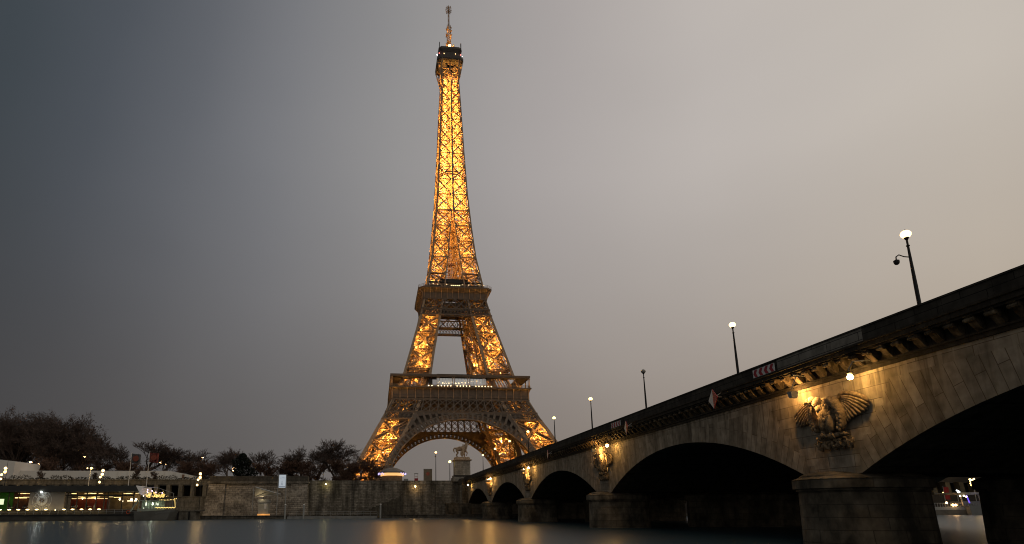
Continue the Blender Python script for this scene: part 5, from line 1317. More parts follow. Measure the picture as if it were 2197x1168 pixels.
mast4(12, (1005,1013,1019,1028), (12,11,3,1.5), -168.5, -3.7, 'mast with four lit globes at the left edge of the photo')
p = at(196, 1005, Y=-167); t_ = empty('twin_lamp', (p.x, -167, -3.7), 'slim pale post with two lamps on a crossbar, left of the middle mast', 'street lamp')
m = MB(); m.tube([(p.x-0.45,-167,-3.7),(p.x-0.1,-167,p.z)], [0.1,0.05], 8); m.tube([(p.x-1.0,-167,p.z+0.02),(p.x+0.5,-167,p.z+0.02)], 0.05, 6); m.build('post', WHITEP, t_)
m = MB(); m.ball((p.x-0.9,-167,p.z), 0.17, 8, 6); m.build('lamp_head', GLOBE, t_)
m = MB(); m.ball((p.x,-167,p.z), 0.28, 8, 6); m.build('lamp_head', GLOBE, t_)
# street lamps among the trees
SLP = [(66,992,'orange street lamp over the end of the sloping marquee'),(83,996,'small street lamp just right of the orange one'),(181,981,'street lamp high in the trees of the left group'),(265,1005,'street lamp behind the marquee left of the flags'),(345,993,'brighter street lamp right of the flags'),(355,996,'dimmer street lamp right of the flags, partner of the brighter one'),(434,982,'street lamp in the thin tree above the four-globe mast'),(502,1005,'lamp at the left edge of the black evergreen'),(499,1010,'lower lamp at the left edge of the black evergreen'),(619,993,'curved orange lamp in the crooked bare tree'),(690,976,'street lamp in the crown of the largest round tree'),(746,1003,'orange street lamp left of the tower foot tree')]
proto_sl = None
for px, py, lab in SLP:
    p = at(px, py, Y=-101 if px != 66 else -123); 
    if proto_sl is None:
        t_ = empty('street_lamp', (p.x, p.y, p.z), lab, 'street lamp', 'street lamps among the trees of the left bank')
        m = MB(); m.tube([(p.x+0.9,p.y,ZG-p.z*0-3 if False else p.z-9),(p.x+0.9,p.y,p.z-0.6),(p.x+0.6,p.y,p.z+0.12),(p.x+0.1,p.y,p.z+0.2)], [0.09,0.06,0.05,0.04], 6); m.build('post', DARKM, t_)
        m = MB(); m.ball(p, 0.34, 10, 6, (1.2,0.8,0.6)); m.build('lamp_head', STREET, t_, smooth=True)
        proto_sl = t_
    else: copy_tree(proto_sl, p, lab)
# wall lamps
for px, py, gm, lab in ((699, 1039, GLOBEW, 'small greenish lamp fixed to the dark quay wall right of the bastion'), (891, 1044, GLOBE, 'yellow lamp fixed to the dark quay wall, below the brown panel')):
    p = at(px, py, Y=-159.1); t_ = empty('wall_lamp', (p.x, -159.0, p.z), lab, 'wall lamp')
    m = MB(); m.ball((p.x,-159.1,p.z), 0.21 if px < 800 else 0.28, 10, 6); m.build('globe', gm, t_, smooth=True)
    m = MB(); m.beam((p.x,-158.6,p.z+0.05), (p.x,-159.0,p.z+0.05), 0.08, 0.08); m.build('bracket', DARKM, t_)
    plight('wall_glow', (p.x, -159.35, p.z-0.1), 50 if px < 800 else 170, (1.0,0.85,0.35) if px < 800 else (1.0,0.6,0.22), 0.15, t_)
# flags
for px0, pxt, pyt, cf, lab in ((277, 283, 972, (0.09,0.09,0.095), 'white flagpole with a dark grey flag bearing a red disc, left of the pair'), (316, 321.5, 970, (0.17,0.04,0.032), 'white flagpole with a red flag, right of the pair')):
    p = at(pxt, pyt, Y=-168); t_ = empty('flagpole', (p.x, -168, -3.7), lab, 'flagpole', None)
    m = MB(); m.tube([(p.x,-168,-3.7),(p.x,-168,p.z)], [0.13,0.06], 8); m.ball((p.x,-168,p.z+.05), 0.1, 6, 4); m.build('pole', WHITEP, t_)
    m = MB(); n_ = 14; W_ = 2.2; Hh = 2.3
    for i in range(n_):
        x0, x1 = W_*i/n_, W_*(i+1)/n_; f0, f1 = 0.22*math.sin(i*0.9)*(i/n_+.2), 0.22*math.sin((i+1)*0.9)*((i+1)/n_+.2); d0, d1 = -0.25*(i/n_), -0.25*((i+1)/n_)
        zt = p.z-0.15
        m.hexa([(p.x+x0,-168+f0,zt-Hh+d0),(p.x+x1,-168+f1,zt-Hh+d1),(p.x+x1,-167.96+f1,zt-Hh+d1),(p.x+x0,-167.96+f0,zt-Hh+d0),(p.x+x0,-168+f0,zt+d0),(p.x+x1,-168+f1,zt+d1),(p.x+x1,-167.96+f1,zt+d1),(p.x+x0,-167.96+f0,zt+d0)])
    m.build('flag', mat('flag_cloth_%s' % ('grey' if px0 < 300 else 'red'), cf, 0.9, 0, 1, 0.2), t_)
    m = MB(); m.lathe((0,0,0), [(0.72,0),(0.72,0.02)], 18); m.v = [(p.x+1.15+x, -168.27-z, p.z-1.4+y) for x, y, z in m.v]; m.build('disc', mat('orange_red_disc', (0.24,0.07,0.045), 0.9, 0, 2, 0.2), t_)
    m = MB()
    for k in range(20):
        a0, a1 = math.pi*(0.5+k/20*1.1), math.pi*(0.5+(k+1)/20*1.1); m.beam((p.x+1.15+0.9*math.cos(a0),-168.29,p.z-1.4+0.9*math.sin(a0)), (p.x+1.15+0.9*math.cos(a1),-168.29,p.z-1.4+0.9*math.sin(a1)), 0.09, 0.02)
    m.build('crescent', mat('pale_crescent', (0.25,0.22,0.2), 0.9, 0, 2, 0.1), t_)

# ticket hut, tilted canopy and tall sign on the lower quay
t_ = empty('ticket_hut', (-69.1, -166, -3.72), 'small pale grey ticket hut with a notice, glowing orange at its foot', 'hut')
m = MB(); m.box(-70.3,-67.9,-167.2,-164.8,-3.25,-0.5); m.box(-70.2,-67.8,-167.1,-164.7,-0.498,0.05) if False else None; m.build('wall', mat('hut_metal', (0.42,0.41,0.36), 0.5, 0.1, 1.2, 0.12), t_)
m = MB(); m.box(-70.5,-67.7,-167.4,-164.6,-0.498,0.25); m.build('roof', GREYM, t_)
m = MB(); m.box(-68.85,-68.3,-167.24,-167.2,-2.0,-0.7); m.build('notice', WHITEP, t_)
m = MB(); m.box(-70.4,-67.8,-167.3,-164.7,-3.718,-3.25); m.build('light_strip', mat('orange_strip', (0.9,0.5,0.2), 0.5, 0, 6, 0.3, emit=(1.0,0.42,0.1), es=0.5), t_)
plight('hut_glow', (-69.1,-168.0,-3.5), 8, (1.0,0.5,0.15), 0.1, t_)
t_ = empty('tilted_canopy', (-68, -168, -3.72), 'tilted triangular white canopy on thin posts above the ticket hut', 'canopy')
m = MB(); A, B, C_, D = (-70.6,-170.6,3.0),(-64.8,-169.5,1.35),(-71.3,-167,0.9),(-66.5,-164.5,1.3)
m.hexa([A,B,D,C_]+[(x,y,z+0.10) for x,y,z in (A,B,D,C_)]) ; m.build('sheet', mat('canopy_sheet', (0.6,0.6,0.57), 0.5, 0, 1, 0.1), t_)
m = MB(); m.beam((-70.6,-170.6,3.2), (-64.7,-169.5,1.5), 0.16, 0.16); m.beam((-71.3,-167.0,0.8), (-64.7,-169.5,1.5), 0.12, 0.12); m.build('edge_beam', WHITEP, t_)
for x, y, zt in ((-71.4,-168.6,3.1),(-69.9,-165,0.9)):
    m = MB(); m.tube([(x,y,-3.7),(x,y,zt)], 0.09, 6); m.build('post', GREYM, t_)
plight('canopy_lamp', (-69.5,-168.0,0.55), 30, (1.0,0.75,0.4), 0.08, t_)
t_ = empty('sign_mast', (-64.3, -170, -3.72), 'tall pale sign between two posts, with a small blue tower drawing', 'sign')
for x in (-65.35,-63.35): 
    m = MB(); m.tube([(x,-170,-3.7),(x,-170,6.3)], 0.09, 6); m.build('post', GREYM, t_)
m = MB(); m.box(-65.15,-63.55,-170.1,-169.9,3.0,6.15); m.build('panel', mat('backlit_sign', (0.6,0.65,0.7), 0.4, 0, 0.6, 0.05, emit=(0.55,0.62,0.70), es=0.5), t_)
INK = mat('navy_ink', (0.03,0.04,0.12), 0.6, 0, 3, 0.1)
m = MB(); cx, cz = -64.4, 4.1
for s_ in (-1,1): m.beam((cx+s_*0.26,-170.12,cz-0.55), (cx+s_*0.10,-170.12,cz-0.1), 0.10, 0.02); m.beam((cx+s_*0.10,-170.12,cz-0.1), (cx,-170.12,cz+0.62), 0.07, 0.02)
m.beam((cx-0.2,-170.13,cz-0.28), (cx+0.2,-170.13,cz-0.28), 0.06, 0.02); m.beam((cx-0.12,-170.13,cz-0.02), (cx+0.12,-170.13,cz-0.02), 0.05, 0.02)
m.build('tower_drawing', INK, t_)
m = MB()
for k in range(14): m.beam((-65.0+0.09*k,-170.12,5.35+0.09*math.sin(k*1.9)), (-64.91+0.09*k,-170.12,5.35+0.09*math.sin((k+1)*1.9)+0.02*k*0.5), 0.05, 0.02)
m.box(-65.1,-63.6,-170.12,-170.1,3.15,3.3); m.build('script_line', mat('light_blue_ink', (0.1,0.2,0.45), 0.6, 0, 3, 0.1), t_)
for x, lab in ((-47.5,'iron ladder on the dark quay wall left of the yellow wall lamp'),(-25.5,'iron ladder on the dark quay wall near the statue')):
    t_ = empty('quay_ladder', (x,-158.8,-3.7), lab, 'ladder', 'ladders on the quay wall')
    m = MB()
    for s_ in (-0.22, 0.22): m.beam((x+s_,-158.8,-3.7),(x+s_,-158.8,4.6),0.06,0.06)
    m.build('rails', DARKM, t_)
    m = MB(); z = -3.4
    while z < 4.5: m.beam((x-0.22,-158.8,z),(x+0.22,-158.8,z),0.04,0.04); z += 0.35
    m.build('rungs', DARKM, t_)
# steps cut along the quay wall, seen as dark blocks
t_ = empty('quay_stair', (-37,-159.5,-3.7), 'dark stone stair climbing along the quay wall in three steps of wall', 'stairs')
m = MB()
for k in range(12): m.box(-45+0.9*k, -44.1+0.9*k-0.004, -160.0, -158.63, -3.7, -2.7+0.34*k)
m.build('steps', stone('stair_stone', (0.13,0.115,0.09), (0.1,0.09,0.07), (0.04,0.035,0.03), 1.2, 0.4, 'XZ', stain_amt=0.7), t_)
m = MB(); m.beam((-45,-160.0,-2.3),(-34.4,-160.0,1.9),0.16,0.2); m.build('coping', QUAYM, t_)
# mooring posts and floating pontoon
t_ = empty('pontoon', (-50, -173, ZW), 'low grey floating landing stage with a railing in front of the quay', 'pontoon')
m = MB(); m.box(-62,-41,-175.2,-172.4,ZW-0.2,-3.85); m.build('deck', mat('pontoon_metal', (0.26,0.26,0.25), 0.5, 0.2, 1, 0.2), t_)
m = MB()
for x in [-61.8+1.6*k for k in range(14)]: m.beam((x,-172.5,-3.85), (x,-172.5,-2.8), 0.05, 0.05)
for z in (-2.8,-3.3): m.beam((-61.8,-172.5,z), (-41.1,-172.5,z), 0.05, 0.05)
m.build('railing', GREYM, t_)
for x, lab in ((-62.5,'pale mooring post at the left end of the pontoon, nearest the sign'),(-58.2,'pale mooring post second from the left at the pontoon'),(-40.2,'pale mooring post at the right end of the pontoon')):
    t_ = empty('mooring_post', (x,-173.5,ZW), lab, 'mooring post', 'mooring posts of the pontoon')
    m = MB(); m.tube([(x,-175.5,ZW-1),(x,-175.5,-1.2)], 0.2, 10); m.build('pile', mat('pile_metal', (0.36,0.37,0.36), 0.45, 0.2, 1, 0.15), t_)
    m = MB(); m.lathe((x,-175.5,-1.2), [(0.24,0),(0.24,0.08),(0.05,0.2)], 10); m.build('cap', WHITEP, t_)
t_ = empty('concrete_quay_block', (-86, -173.5, ZW), 'low pale concrete block jutting from the quay, right of the boats', 'quay block')
m = MB(); m.box(-92,-82.6,-175.8,-172.3,-5.0,-2.55); m.box(-92.2,-81.6,-176.0,-172.3,-2.548,-2.2); m.build('block', CONC, t_)
m = MB()
for x in (-90.5,-86.5,-84): m.box(x-0.18,x+0.18,-176.0,-175.805,-4.6,-2.55)
m.build('fender', DARKM, t_)

# ================================================================== RESTAURANT BOAT
bY = -180.0
def bxm(px): return -122.8+px*0.0977+(0.0)
t_ = empty('restaurant_boat', (-108, -176, ZW), 'long moored restaurant boat with black roof, glowing windows and a round sign', 'boat')
HULL = mat('boat_hull', (0.13,0.12,0.105), 0.5, 0.1, 0.6, 0.25); ROOFM = mat('boat_roof', (0.018,0.017,0.014), 0.6, 0, 0.5, 0.3); FRAMEM = mat('boat_frame', (0.05,0.045,0.04), 0.6, 0, 1, 0.2)
bx0, bx1 = -146.0, -87.5
m = MB(); m.hexa([(bx0,bY-1,-4.9),(bx1-1.5,bY-1,-4.9),(bx1-1.5,bY+8,-4.9),(bx0,bY+8,-4.9),(bx0,bY-1.6,-3.05),(bx1,bY-1.6,-3.05),(bx1,bY+8,-3.05),(bx0,bY+8,-3.05)]); m.build('hull', HULL, t_)
m = MB(); m.box(bx0,bx1,bY-1.75,bY-1.6,-3.3,-3.1); m.build('fender_strip', DARKM, t_)
m = MB(); m.box(bx0, -94.3, bY-0.0, bY+7.4, -3.05, -2.2); m.build('deck', FRAMEM, t_)
m = MB(); m.hexa([(bx0,bY-1.3,1.75),(-93.6,bY-1.3,1.75),(-93.6,bY+8.3,1.75),(bx0,bY+8.3,1.75),(bx0,bY-0.1,3.15),(-94.8,bY-0.1,3.15),(-94.8,bY+7.0,3.15),(bx0,bY+7.0,3.15)])
rf = m.build('roof', ROOFM, t_)
m = MB(); m.hexa([(-93.58,bY-1.3,1.4),(-92.9,bY-1.1,1.0),(-92.9,bY+5,1.0),(-93.58,bY+5,1.4),(-94.75,bY-0.1,3.15),(-93.2,bY-0.3,2.7),(-93.2,bY+5,2.7),(-94.75,bY+5,3.15)]); m.build('roof_end', WHITEP, rf)
# interior back walls, green light put into the colour of the first, glazing bars, lights
m = MB(); m.box(-126.5,-121.4,bY+2.5,bY+2.7,-2.2,1.7); m.build('inner_wall', mat('green_lit_interior', (0.02,0.075,0.01), 0.7, 0, 1, 0.5, emit=(0.08,0.5,0.01), es=0.02), t_)
m = MB(); m.box(-146,-126.5,bY+2.5,bY+2.7,-2.2,1.7); m.box(-121.4,-117,bY+2.5,bY+2.7,-2.2,1.7); m.build('inner_wall', mat('dark_brown_interior', (0.09,0.035,0.02), 0.7, 0, 1, 0.3), t_)
m = MB(); m.box(-109.3,-101.3,bY+2.5,bY+2.7,-2.2,0.35); m.build('inner_wall', mat('red_interior', (0.16,0.025,0.012), 0.7, 0, 1, 0.3), t_)
m = MB(); m.box(-109.3,-94.8,bY+3.2,bY+3.4,0.36,1.7); m.box(-101.2,-94.8,bY+3.2,bY+3.4,-2.2,0.35); m.build('inner_wall', mat('ochre_interior', (0.16,0.11,0.055), 0.7, 0, 1, 0.3), t_)
m = MB(); m.box(-116.75,-109.5,bY-0.05,bY+0.25,-2.2,1.72); pn = m.build('sign_panel', mat('sign_panel', (0.36,0.33,0.30), 0.5, 0, 0.3, 0.08), t_)
m = MB()
for x in [-145+2.0*k for k in range(14)]+[-108.9,-106.9,-104.9,-102.9,-101.2,-100.4,-97.4,-95.0]: m.box(x-0.09,x+0.09,bY+0.0,bY+0.18,-2.2,1.72)
for z in (0.85,): m.box(bx0,-116.8,bY+0.02,bY+0.16,z,z+0.12); m.box(-109.4,-94.9,bY+0.02,bY+0.16,z,z+0.3)
m.build('window_frame', FRAMEM, t_)
m = MB(); rd = random.Random(8)
for k in range(26):
    x = rd.choice((rd.uniform(-120.8,-117.3), rd.uniform(-109,-95), rd.uniform(-109,-101), rd.uniform(-109,-101))); z = rd.choice((0.55,1.45,0.6,1.4))+rd.uniform(-.06,.06)
    m.box(x, x+rd.uniform(.3,1.5), bY+1.6, bY+1.7, z, z+0.09)
m.box(-120.6,-118.2,bY+1.6,bY+1.7,0.45,0.62); m.box(-109.1,-101.5,bY+2.3,bY+2.4,0.30,0.40)
m.build('ceiling_lights', mat('boat_ceiling_light', (0.9,0.8,0.5), 0.5, 0, 8, 0.1, emit=(1.0,0.74,0.32), es=1.3), t_)
m = MB()
for x, z, r_ in ((-98.4,0.15,.22),(-97.8,-0.25,.18),(-95.9,0.1,.26),(-94.9,0.15,.24),(-95.4,-0.2,.16),(-103.6,0.35,.14),(-106.3,0.3,.14),(-93.4,0.9,.12),(-92.7,-0.25,.14)): m.ball((x,bY+1.2,z),r_,8,6)
m.box(-97.0,-94.6,bY+1.8,bY+1.9,-0.25,-0.15)
m.build('table_lamps', mat('boat_lamp', (0.9,0.8,0.6), 0.5, 0, 3, 0.05, emit=(1.0,0.82,0.5), es=5), t_)
m = MB(); m.box(-123.3,-122.2,bY+0.5,bY+0.6,-0.9,0.3); m.build('screen', mat('pale_green_screen', (0.8,0.9,0.7), 0.5, 0, 3, 0.05, emit=(0.85,1.0,0.6), es=0.9), t_)
for x, p_, c in ((-124,4,(0.6,1,0.25)),(-119.3,10,(1,0.6,0.25)),(-107.5,14,(1,0.55,0.25)),(-104,12,(1,0.55,0.25)),(-98.5,30,(1,0.75,0.4)),(-96,35,(1,0.75,0.4)),(-130,12,(1,.6,.3)),(-136,12,(1,.6,.3))):
    plight('boat_interior_light', (x,bY+1.4,1.0), p_, c, 0.25, t_)
# diners seated behind the glass
def diner(x, y, label, white=False):
    t2 = empty('person', (x, y, -2.2), label, 'person', 'diners seated in the restaurant boat')
    z0 = -2.2
    def d(a, b_, c, r): return (x+a, y+b_, z0+c, r)
    skinned('body', [d(0,0,0.52,.15), d(0,0.02,0.8,.15), d(0,0.02,1.02,.17), d(0,0.0,1.17,.06), d(0,-0.02,1.32,.10), d(0,-0.02,1.40,.085),
        d(-.2,0,1.04,.06), d(-.26,-.06,.8,.045), d(-.12,-.32,.76,.035), d(.2,0,1.04,.06), d(.26,-.06,.8,.045), d(.12,-.32,.76,.035),
        d(-.1,-.02,.5,.09), d(-.12,-.42,.5,.07), d(-.12,-.44,.06,.05), d(.1,-.02,.5,.09), d(.12,-.42,.5,.07), d(.12,-.44,.06,.05)],
        [(0,1),(1,2),(2,3),(3,4),(4,5),(2,6),(6,7),(7,8),(2,9),(9,10),(10,11),(0,12),(12,13),(13,14),(0,15),(15,16),(16,17)], mat('pale_shirt', (0.45,0.42,0.38), 0.8, 0, 4, 0.2) if white else mat('dark_coat', (0.03,0.028,0.03), 0.9, 0, 4, 0.3), t2, 1)
    mm = MB(); mm.ball((x,y,z0+1.36), 0.11, 8, 6, (0.95,1.0,1.0)); mm.build('hair', mat('dark_hair', (0.03,0.02,0.015), 0.9, 0, 6, 0.3) if not white else mat('white_hair', (0.55,0.5,0.42), 0.9, 0, 6, 0.2), t2)
for px_, wh, lab in ((15,False,'dark seated figure against the green interior of the restaurant boat'),(30,False,'dark seated figure at the edge between green and brown interior'),(47,False,'dark seated diner just left of the round boat sign'),(56,True,'pale-shirted diner just left of the round boat sign'),(150,False,'dark seated diner at the left end of the red-walled room'),(157,True,'white-haired diner in the red-walled room of the boat'),(179,False,'dark seated diner in the middle of the red-walled room'),(197,True,'pale-shirted diner toward the right of the red-walled room')):
    diner(bxm(px_), bY+1.3, lab, wh)
t2_n = 0
for px_ in (22, 51, 154, 188):
    x = bxm(px_); t2 = empty('dining_table', (x, bY+0.8, -2.2), 'small dining table with a cloth '+('in the green room','beside the round sign','at the left of the red room','at the right of the red room')[t2_n], 'table', 'tables in the restaurant boat'); t2_n += 1
    m = MB(); m.box(x-0.4, x+0.4, bY+0.45, bY+0.95, -1.48, -1.44); m.build('top', WHITEP, t2)
    m = MB(); m.tube([(x,bY+0.7,-2.2),(x,bY+0.7,-1.485)], 0.04, 6); m.build('leg', DARKM, t2)
# deck lights and railing
LD = mat('deck_light', (0.9,0.8,0.5), 0.5, 0, 3, 0.05, emit=(1.0,0.72,0.28), es=9)
for k, px in enumerate((-28,-9,10,29,48,67,86,105,143,161,180,198,217)):
    x = bxm(px); m = MB(); m.ball((x,bY-1.0,-2.02),0.3,10,6,(1.25,0.7,0.38)); m.build('deck_light', LD, t_)
m = MB(); m.ball((bxm(125),bY-1.0,-2.1),0.12,8,5); m.build('deck_light', LD, t_)
m = MB(); x = bx0
while x < bx1-3: m.beam((x,bY-1.5,-3.05),(x,bY-1.5,-2.05),0.06,0.06); x += 1.65
for z in (-2.05,-2.55): m.beam((bx0,bY-1.5,z),(bx1-3,bY-1.5,z),0.05,0.05)
m.build('railing', GREYM, t_)
m = MB(); n_ = 16; c = (-95.2,bY-1.6,-2.65)
m.tube([(c[0]+0.38*math.cos(2*math.pi*k/n_),c[1],c[2]+0.38*math.sin(2*math.pi*k/n_)) for k in range(n_+1)],0.09,6); m.build('life_ring', mat('orange_ring', (0.5,0.08,0.03), 0.6, 0, 3, 0.1), t_)
m = MB(); m.ball((-114.0,bY-0.9,1.75),0.22,8,6); m.build('sign_spotlight', mat('white_spot', (0.9,0.9,0.9), 0.4, 0, 3, 0.02, emit=(0.9,1.0,1.0), es=14), t_)
plight('sign_light', (-114.0,bY-1.3,1.95), 55, (0.9,1.0,1.0), 0.1, t_)
# round sign with lettering
SG = mat('sign_white', (0.78,0.77,0.74), 0.5, 0, 2, 0.04)
cx, cz = -114.05, -0.05
m = MB()
for k in range(48):
    a0, a1 = 2*math.pi*k/48, 2*math.pi*(k+1)/48
    for r_, w_ in ((1.92,0.07),): m.beam((cx+r_*math.cos(a0),bY-0.08,cz+r_*math.sin(a0)),(cx+r_*math.cos(a1),bY-0.08,cz+r_*math.sin(a1)),w_,0.04,(0,1,0))
m.build('sign_ring', SG, pn)
m = MB(); m.lathe((0,0,0), [(1.12,0),(1.12,0.05)], 32); m.v = [(cx+x, bY-0.05-z, cz+y) for x, y, z in m.v]; m.build('sign_disc', SG, pn)
m = MB()
for k in range(6):
    a_ = math.pi/2-2*math.pi*k/6; pts = []
    for i in range(7):
        f = i/6; r_ = 0.12+0.44*f; aa = a_+0.9*f; pts.append((cx+r_*math.cos(aa), bY-0.12, cz+r_*math.sin(aa)))
    m.tube(pts, [0.02,0.06,0.09,0.11,0.11,0.08,0.02], 5)
m.build('sign_pinwheel', mat('bronze_emblem', (0.16,0.1,0.04), 0.5, 0, 3, 0.5), pn)
LET = MB()
def letter(ch, x, z, rot, size, y):
    cu = bpy.data.curves.new('tmp', 'FONT'); cu.body = ch; cu.size = size; cu.extrude = 0.015; cu.align_x = 'CENTER'; cu.align_y = 'CENTER'; cu.offset = 0.012
    ob = bpy.data.objects.new('tmp', cu); COL.objects.link(ob); bpy.context.view_layer.update()
    dg = bpy.context.evaluated_depsgraph_get(); me = bpy.data.meshes.new_from_object(ob.evaluated_get(dg))
    b0 = len(LET.v); c_, s_ = math.cos(rot), math.sin(rot)
    for v in me.vertices: LET.v.append((x+v.co.x*c_-v.co.y*s_, y-v.co.z, z+v.co.x*s_+v.co.y*c_))
    for p_ in me.polygons: LET.f.append(tuple(b0+i for i in p_.vertices))
    bpy.data.objects.remove(ob); bpy.data.curves.remove(cu); bpy.data.meshes.remove(me)
for i, ch in enumerate('Bateaux'):
    a_ = R_(90+58-116*i/6); letter(ch, cx+1.50*math.cos(a_), cz+1.50*math.sin(a_), a_-math.pi/2, 0.68, bY-0.09)
for i, ch in enumerate('Parisiens'):
    a_ = R_(270-60+120*i/8); letter(ch, cx+1.50*math.cos(a_), cz+1.50*math.sin(a_), a_+math.pi/2, 0.62, bY-0.09)
LET.build('sign_lettering', SG, pn)

# small boat with fairy lights at the bow of the restaurant boat
t_ = empty('landing_boat', (-89, -182, ZW), 'small pale boat with lit cabin windows and fairy-light shrubs on its roof', 'boat')
m = MB(); m.hexa([(-92.8,-184,-4.9),(-86.5,-184,-4.9),(-86.2,-180,-4.9),(-92.8,-180,-4.9),(-93.0,-184.4,-2.6),(-85.2,-184.2,-2.2),(-85.0,-180,-2.2),(-93.0,-180,-2.6)]); m.build('hull', mat('pale_hull', (0.15,0.145,0.13), 0.5, 0.1, 0.5, 0.15), t_)
m = MB(); m.box(-92.6,-87.6,-183.6,-183.4,-2.5,-1.9); m.box(-92.9,-87.0,-183.9,-180.2,-0.25,-0.1)
for k in range(9): m.box(-92.4+0.62*k-0.05,-92.4+0.62*k+0.05,-183.62,-183.4,-1.9,-0.25)
m.hexa([(-94.2,-183.6,-2.6),(-93.9,-183.6,-2.6),(-93.9,-183.4,-2.6),(-94.2,-183.4,-2.6),(-92.9,-183.6,-0.25),(-92.6,-183.6,-0.25),(-92.6,-183.4,-0.25),(-92.9,-183.4,-0.25)])
m.build('cabin_frame', mat('pale_green_frame', (0.33,0.37,0.31), 0.5, 0, 1, 0.1), t_)
m = MB(); m.box(-92.5,-87.7,-181.5,-181.4,-2.5,-0.3); m.build('cabin_wall', mat('pale_cabin_wall', (0.35,0.4,0.33), 0.6, 0, 1, 0.2), t_)
for x, z, s_ in ((-91.4,-0.95,.3),(-90.0,-0.9,.26),(-89.2,-0.9,.22),(-88.9,-1.0,.2),(-91.8,-1.9,.16),(-91.75,-2.3,.14)): m = MB(); m.ball((x,-182.3,z),1.0,8,6,(s_*0.7,0.1,s_*1.3)); m.build('cabin_lamp', mat('white_green_lamp', (0.9,0.9,0.8), 0.4, 0, 3, 0.02, emit=(0.95,1.0,0.75), es=1.2), t_)
plight('cabin_light', (-90,-182.4,-1.0), 60, (0.85,1.0,0.75), 0.2, t_)
m = MB(); 
for k in range(20): m.beam((-88.5+0.2*k,-184.2,-3.0+0.02*k),(-88.5+0.2*k,-184.2,-1.5),0.03,0.03)
m.beam((-88.5,-184.2,-1.5),(-84.6,-184.2,-1.5),0.05,0.05); m.beam((-84.6,-184.2,-1.5),(-84.2,-184.0,0.2),0.05,0.05); m.build('railing', GREYM, t_)
FAIRY = mat('fairy_light', (0.9,0.7,0.3), 0.4, 0, 3, 0.02, emit=(1.0,0.68,0.2), es=2.2)
m = MB(); rd = random.Random(12)
for k in range(46): m.ball((-88.6+4.0*k/45,-184.25,-1.75+0.08*math.sin(k)),0.055,5,4)
for k in range(9): m.ball((-84.6-0.03*k,-184.2,-1.6+0.22*k),0.07,5,4)
for k in range(12): m.ball((-88+3.4*k/11,-183.9,-0.15+0.1*rd.random()+(0.25 if k>9 else 0)),0.07,5,4)
m.build('light_string', FAIRY, t_)
for q, (xc, zc, lab) in enumerate(((-91.1,0.9,'left shrub wrapped in golden fairy lights on the small boat'),(-89.7,0.6,'middle shrub wrapped in golden fairy lights on the small boat'),(-88.2,0.85,'right shrub wrapped in golden fairy lights on the small boat'))):
    t_ = empty('lit_shrub', (xc,-182,-0.1), lab, 'shrub', 'fairy-light shrubs on the small boat')
    m = MB(); m.lathe((xc,-182,-0.1), [(0.3,0),(0.38,0.45)], 10); m.build('pot', DARKM, t_)
    m = MB(); L_ = MB()
    for k in range(34):
        a_ = rd.uniform(0,6.28); e = rd.uniform(0.2,1.4); l = rd.uniform(0.5,1.75); d = (math.cos(a_)*math.cos(e)*l*0.75, math.sin(a_)*math.cos(e)*l*0.5, math.sin(e)*l)
        m.tube([(xc,-182,0.35),(xc+d[0]*.5,-182+d[1]*.5,0.35+d[2]*.6),(xc+d[0],-182+d[1],0.35+d[2])],[0.02,0.015,0.006],4)
        for f in (0.5,0.75,1.0): 
            if rd.random() < 0.8: L_.ball((xc+d[0]*f+rd.uniform(-.05,.05),-182+d[1]*f-0.05,0.35+d[2]*f),rd.uniform(.035,.065),5,4)
    m.build('branches', TWIG, t_); L_.build('fairy_lights', FAIRY, t_)
t_ = empty('awning', (-90.5,-179,1.0), 'slender white awning frame with violet lamps behind the fairy-light shrubs', 'awning')
m = MB(); m.beam((-93.6,-179.5,2.75),(-90.3,-179.5,2.75),0.14,0.2); m.beam((-90.3,-179.5,2.7),(-86.6,-179.5,1.4),0.08,0.08)
for x, z in ((-90.4,2.7),(-86.7,1.4)): m.beam((x,-179.5,z),(x,-179.5,-3.7),0.08,0.08)
m.build('frame', GREYM, t_)
m = MB()
for x, z in ((-92.0,2.2),(-91.95,1.65),(-91.0,1.95),(-90.2,1.6),(-88.8,1.5)): m.ball((x,-180.6,z),0.12,6,5)
m.build('violet_lamps', mat('violet_lamp', (0.8,0.6,0.9), 0.4, 0, 3, 0.02, emit=(0.85,0.55,1.0), es=5), t_)

# ================================================================== BEYOND THE BRIDGE (seen through the near arch)
t_ = empty('far_embankment', (130,-158,-3.7), 'dim embankment with slanting pale pillars seen under the bridge', 'embankment')
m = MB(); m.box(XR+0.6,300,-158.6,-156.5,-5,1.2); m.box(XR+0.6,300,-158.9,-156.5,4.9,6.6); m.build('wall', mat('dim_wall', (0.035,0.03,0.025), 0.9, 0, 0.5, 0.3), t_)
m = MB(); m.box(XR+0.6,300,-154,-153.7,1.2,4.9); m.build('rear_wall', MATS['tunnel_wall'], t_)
for k in range(26):
    x = 60+4.6*k; m = MB(); m.hexa([(x-0.75,-158.8,1.202),(x+0.75,-158.8,1.202),(x+0.75,-157,1.202),(x-0.75,-157,1.202),(x-1.1,-158.8,4.898),(x+0.4,-158.8,4.898),(x+0.4,-157,4.898),(x-1.1,-157,4.898)]); m.build('pillar', mat('dim_pillar', (0.09,0.075,0.05), 0.9, 0, 0.8, 0.3), t_)
m = MB()  # unseen tree mass, heightened to keep bright sky out of the water
rd = random.Random(31)
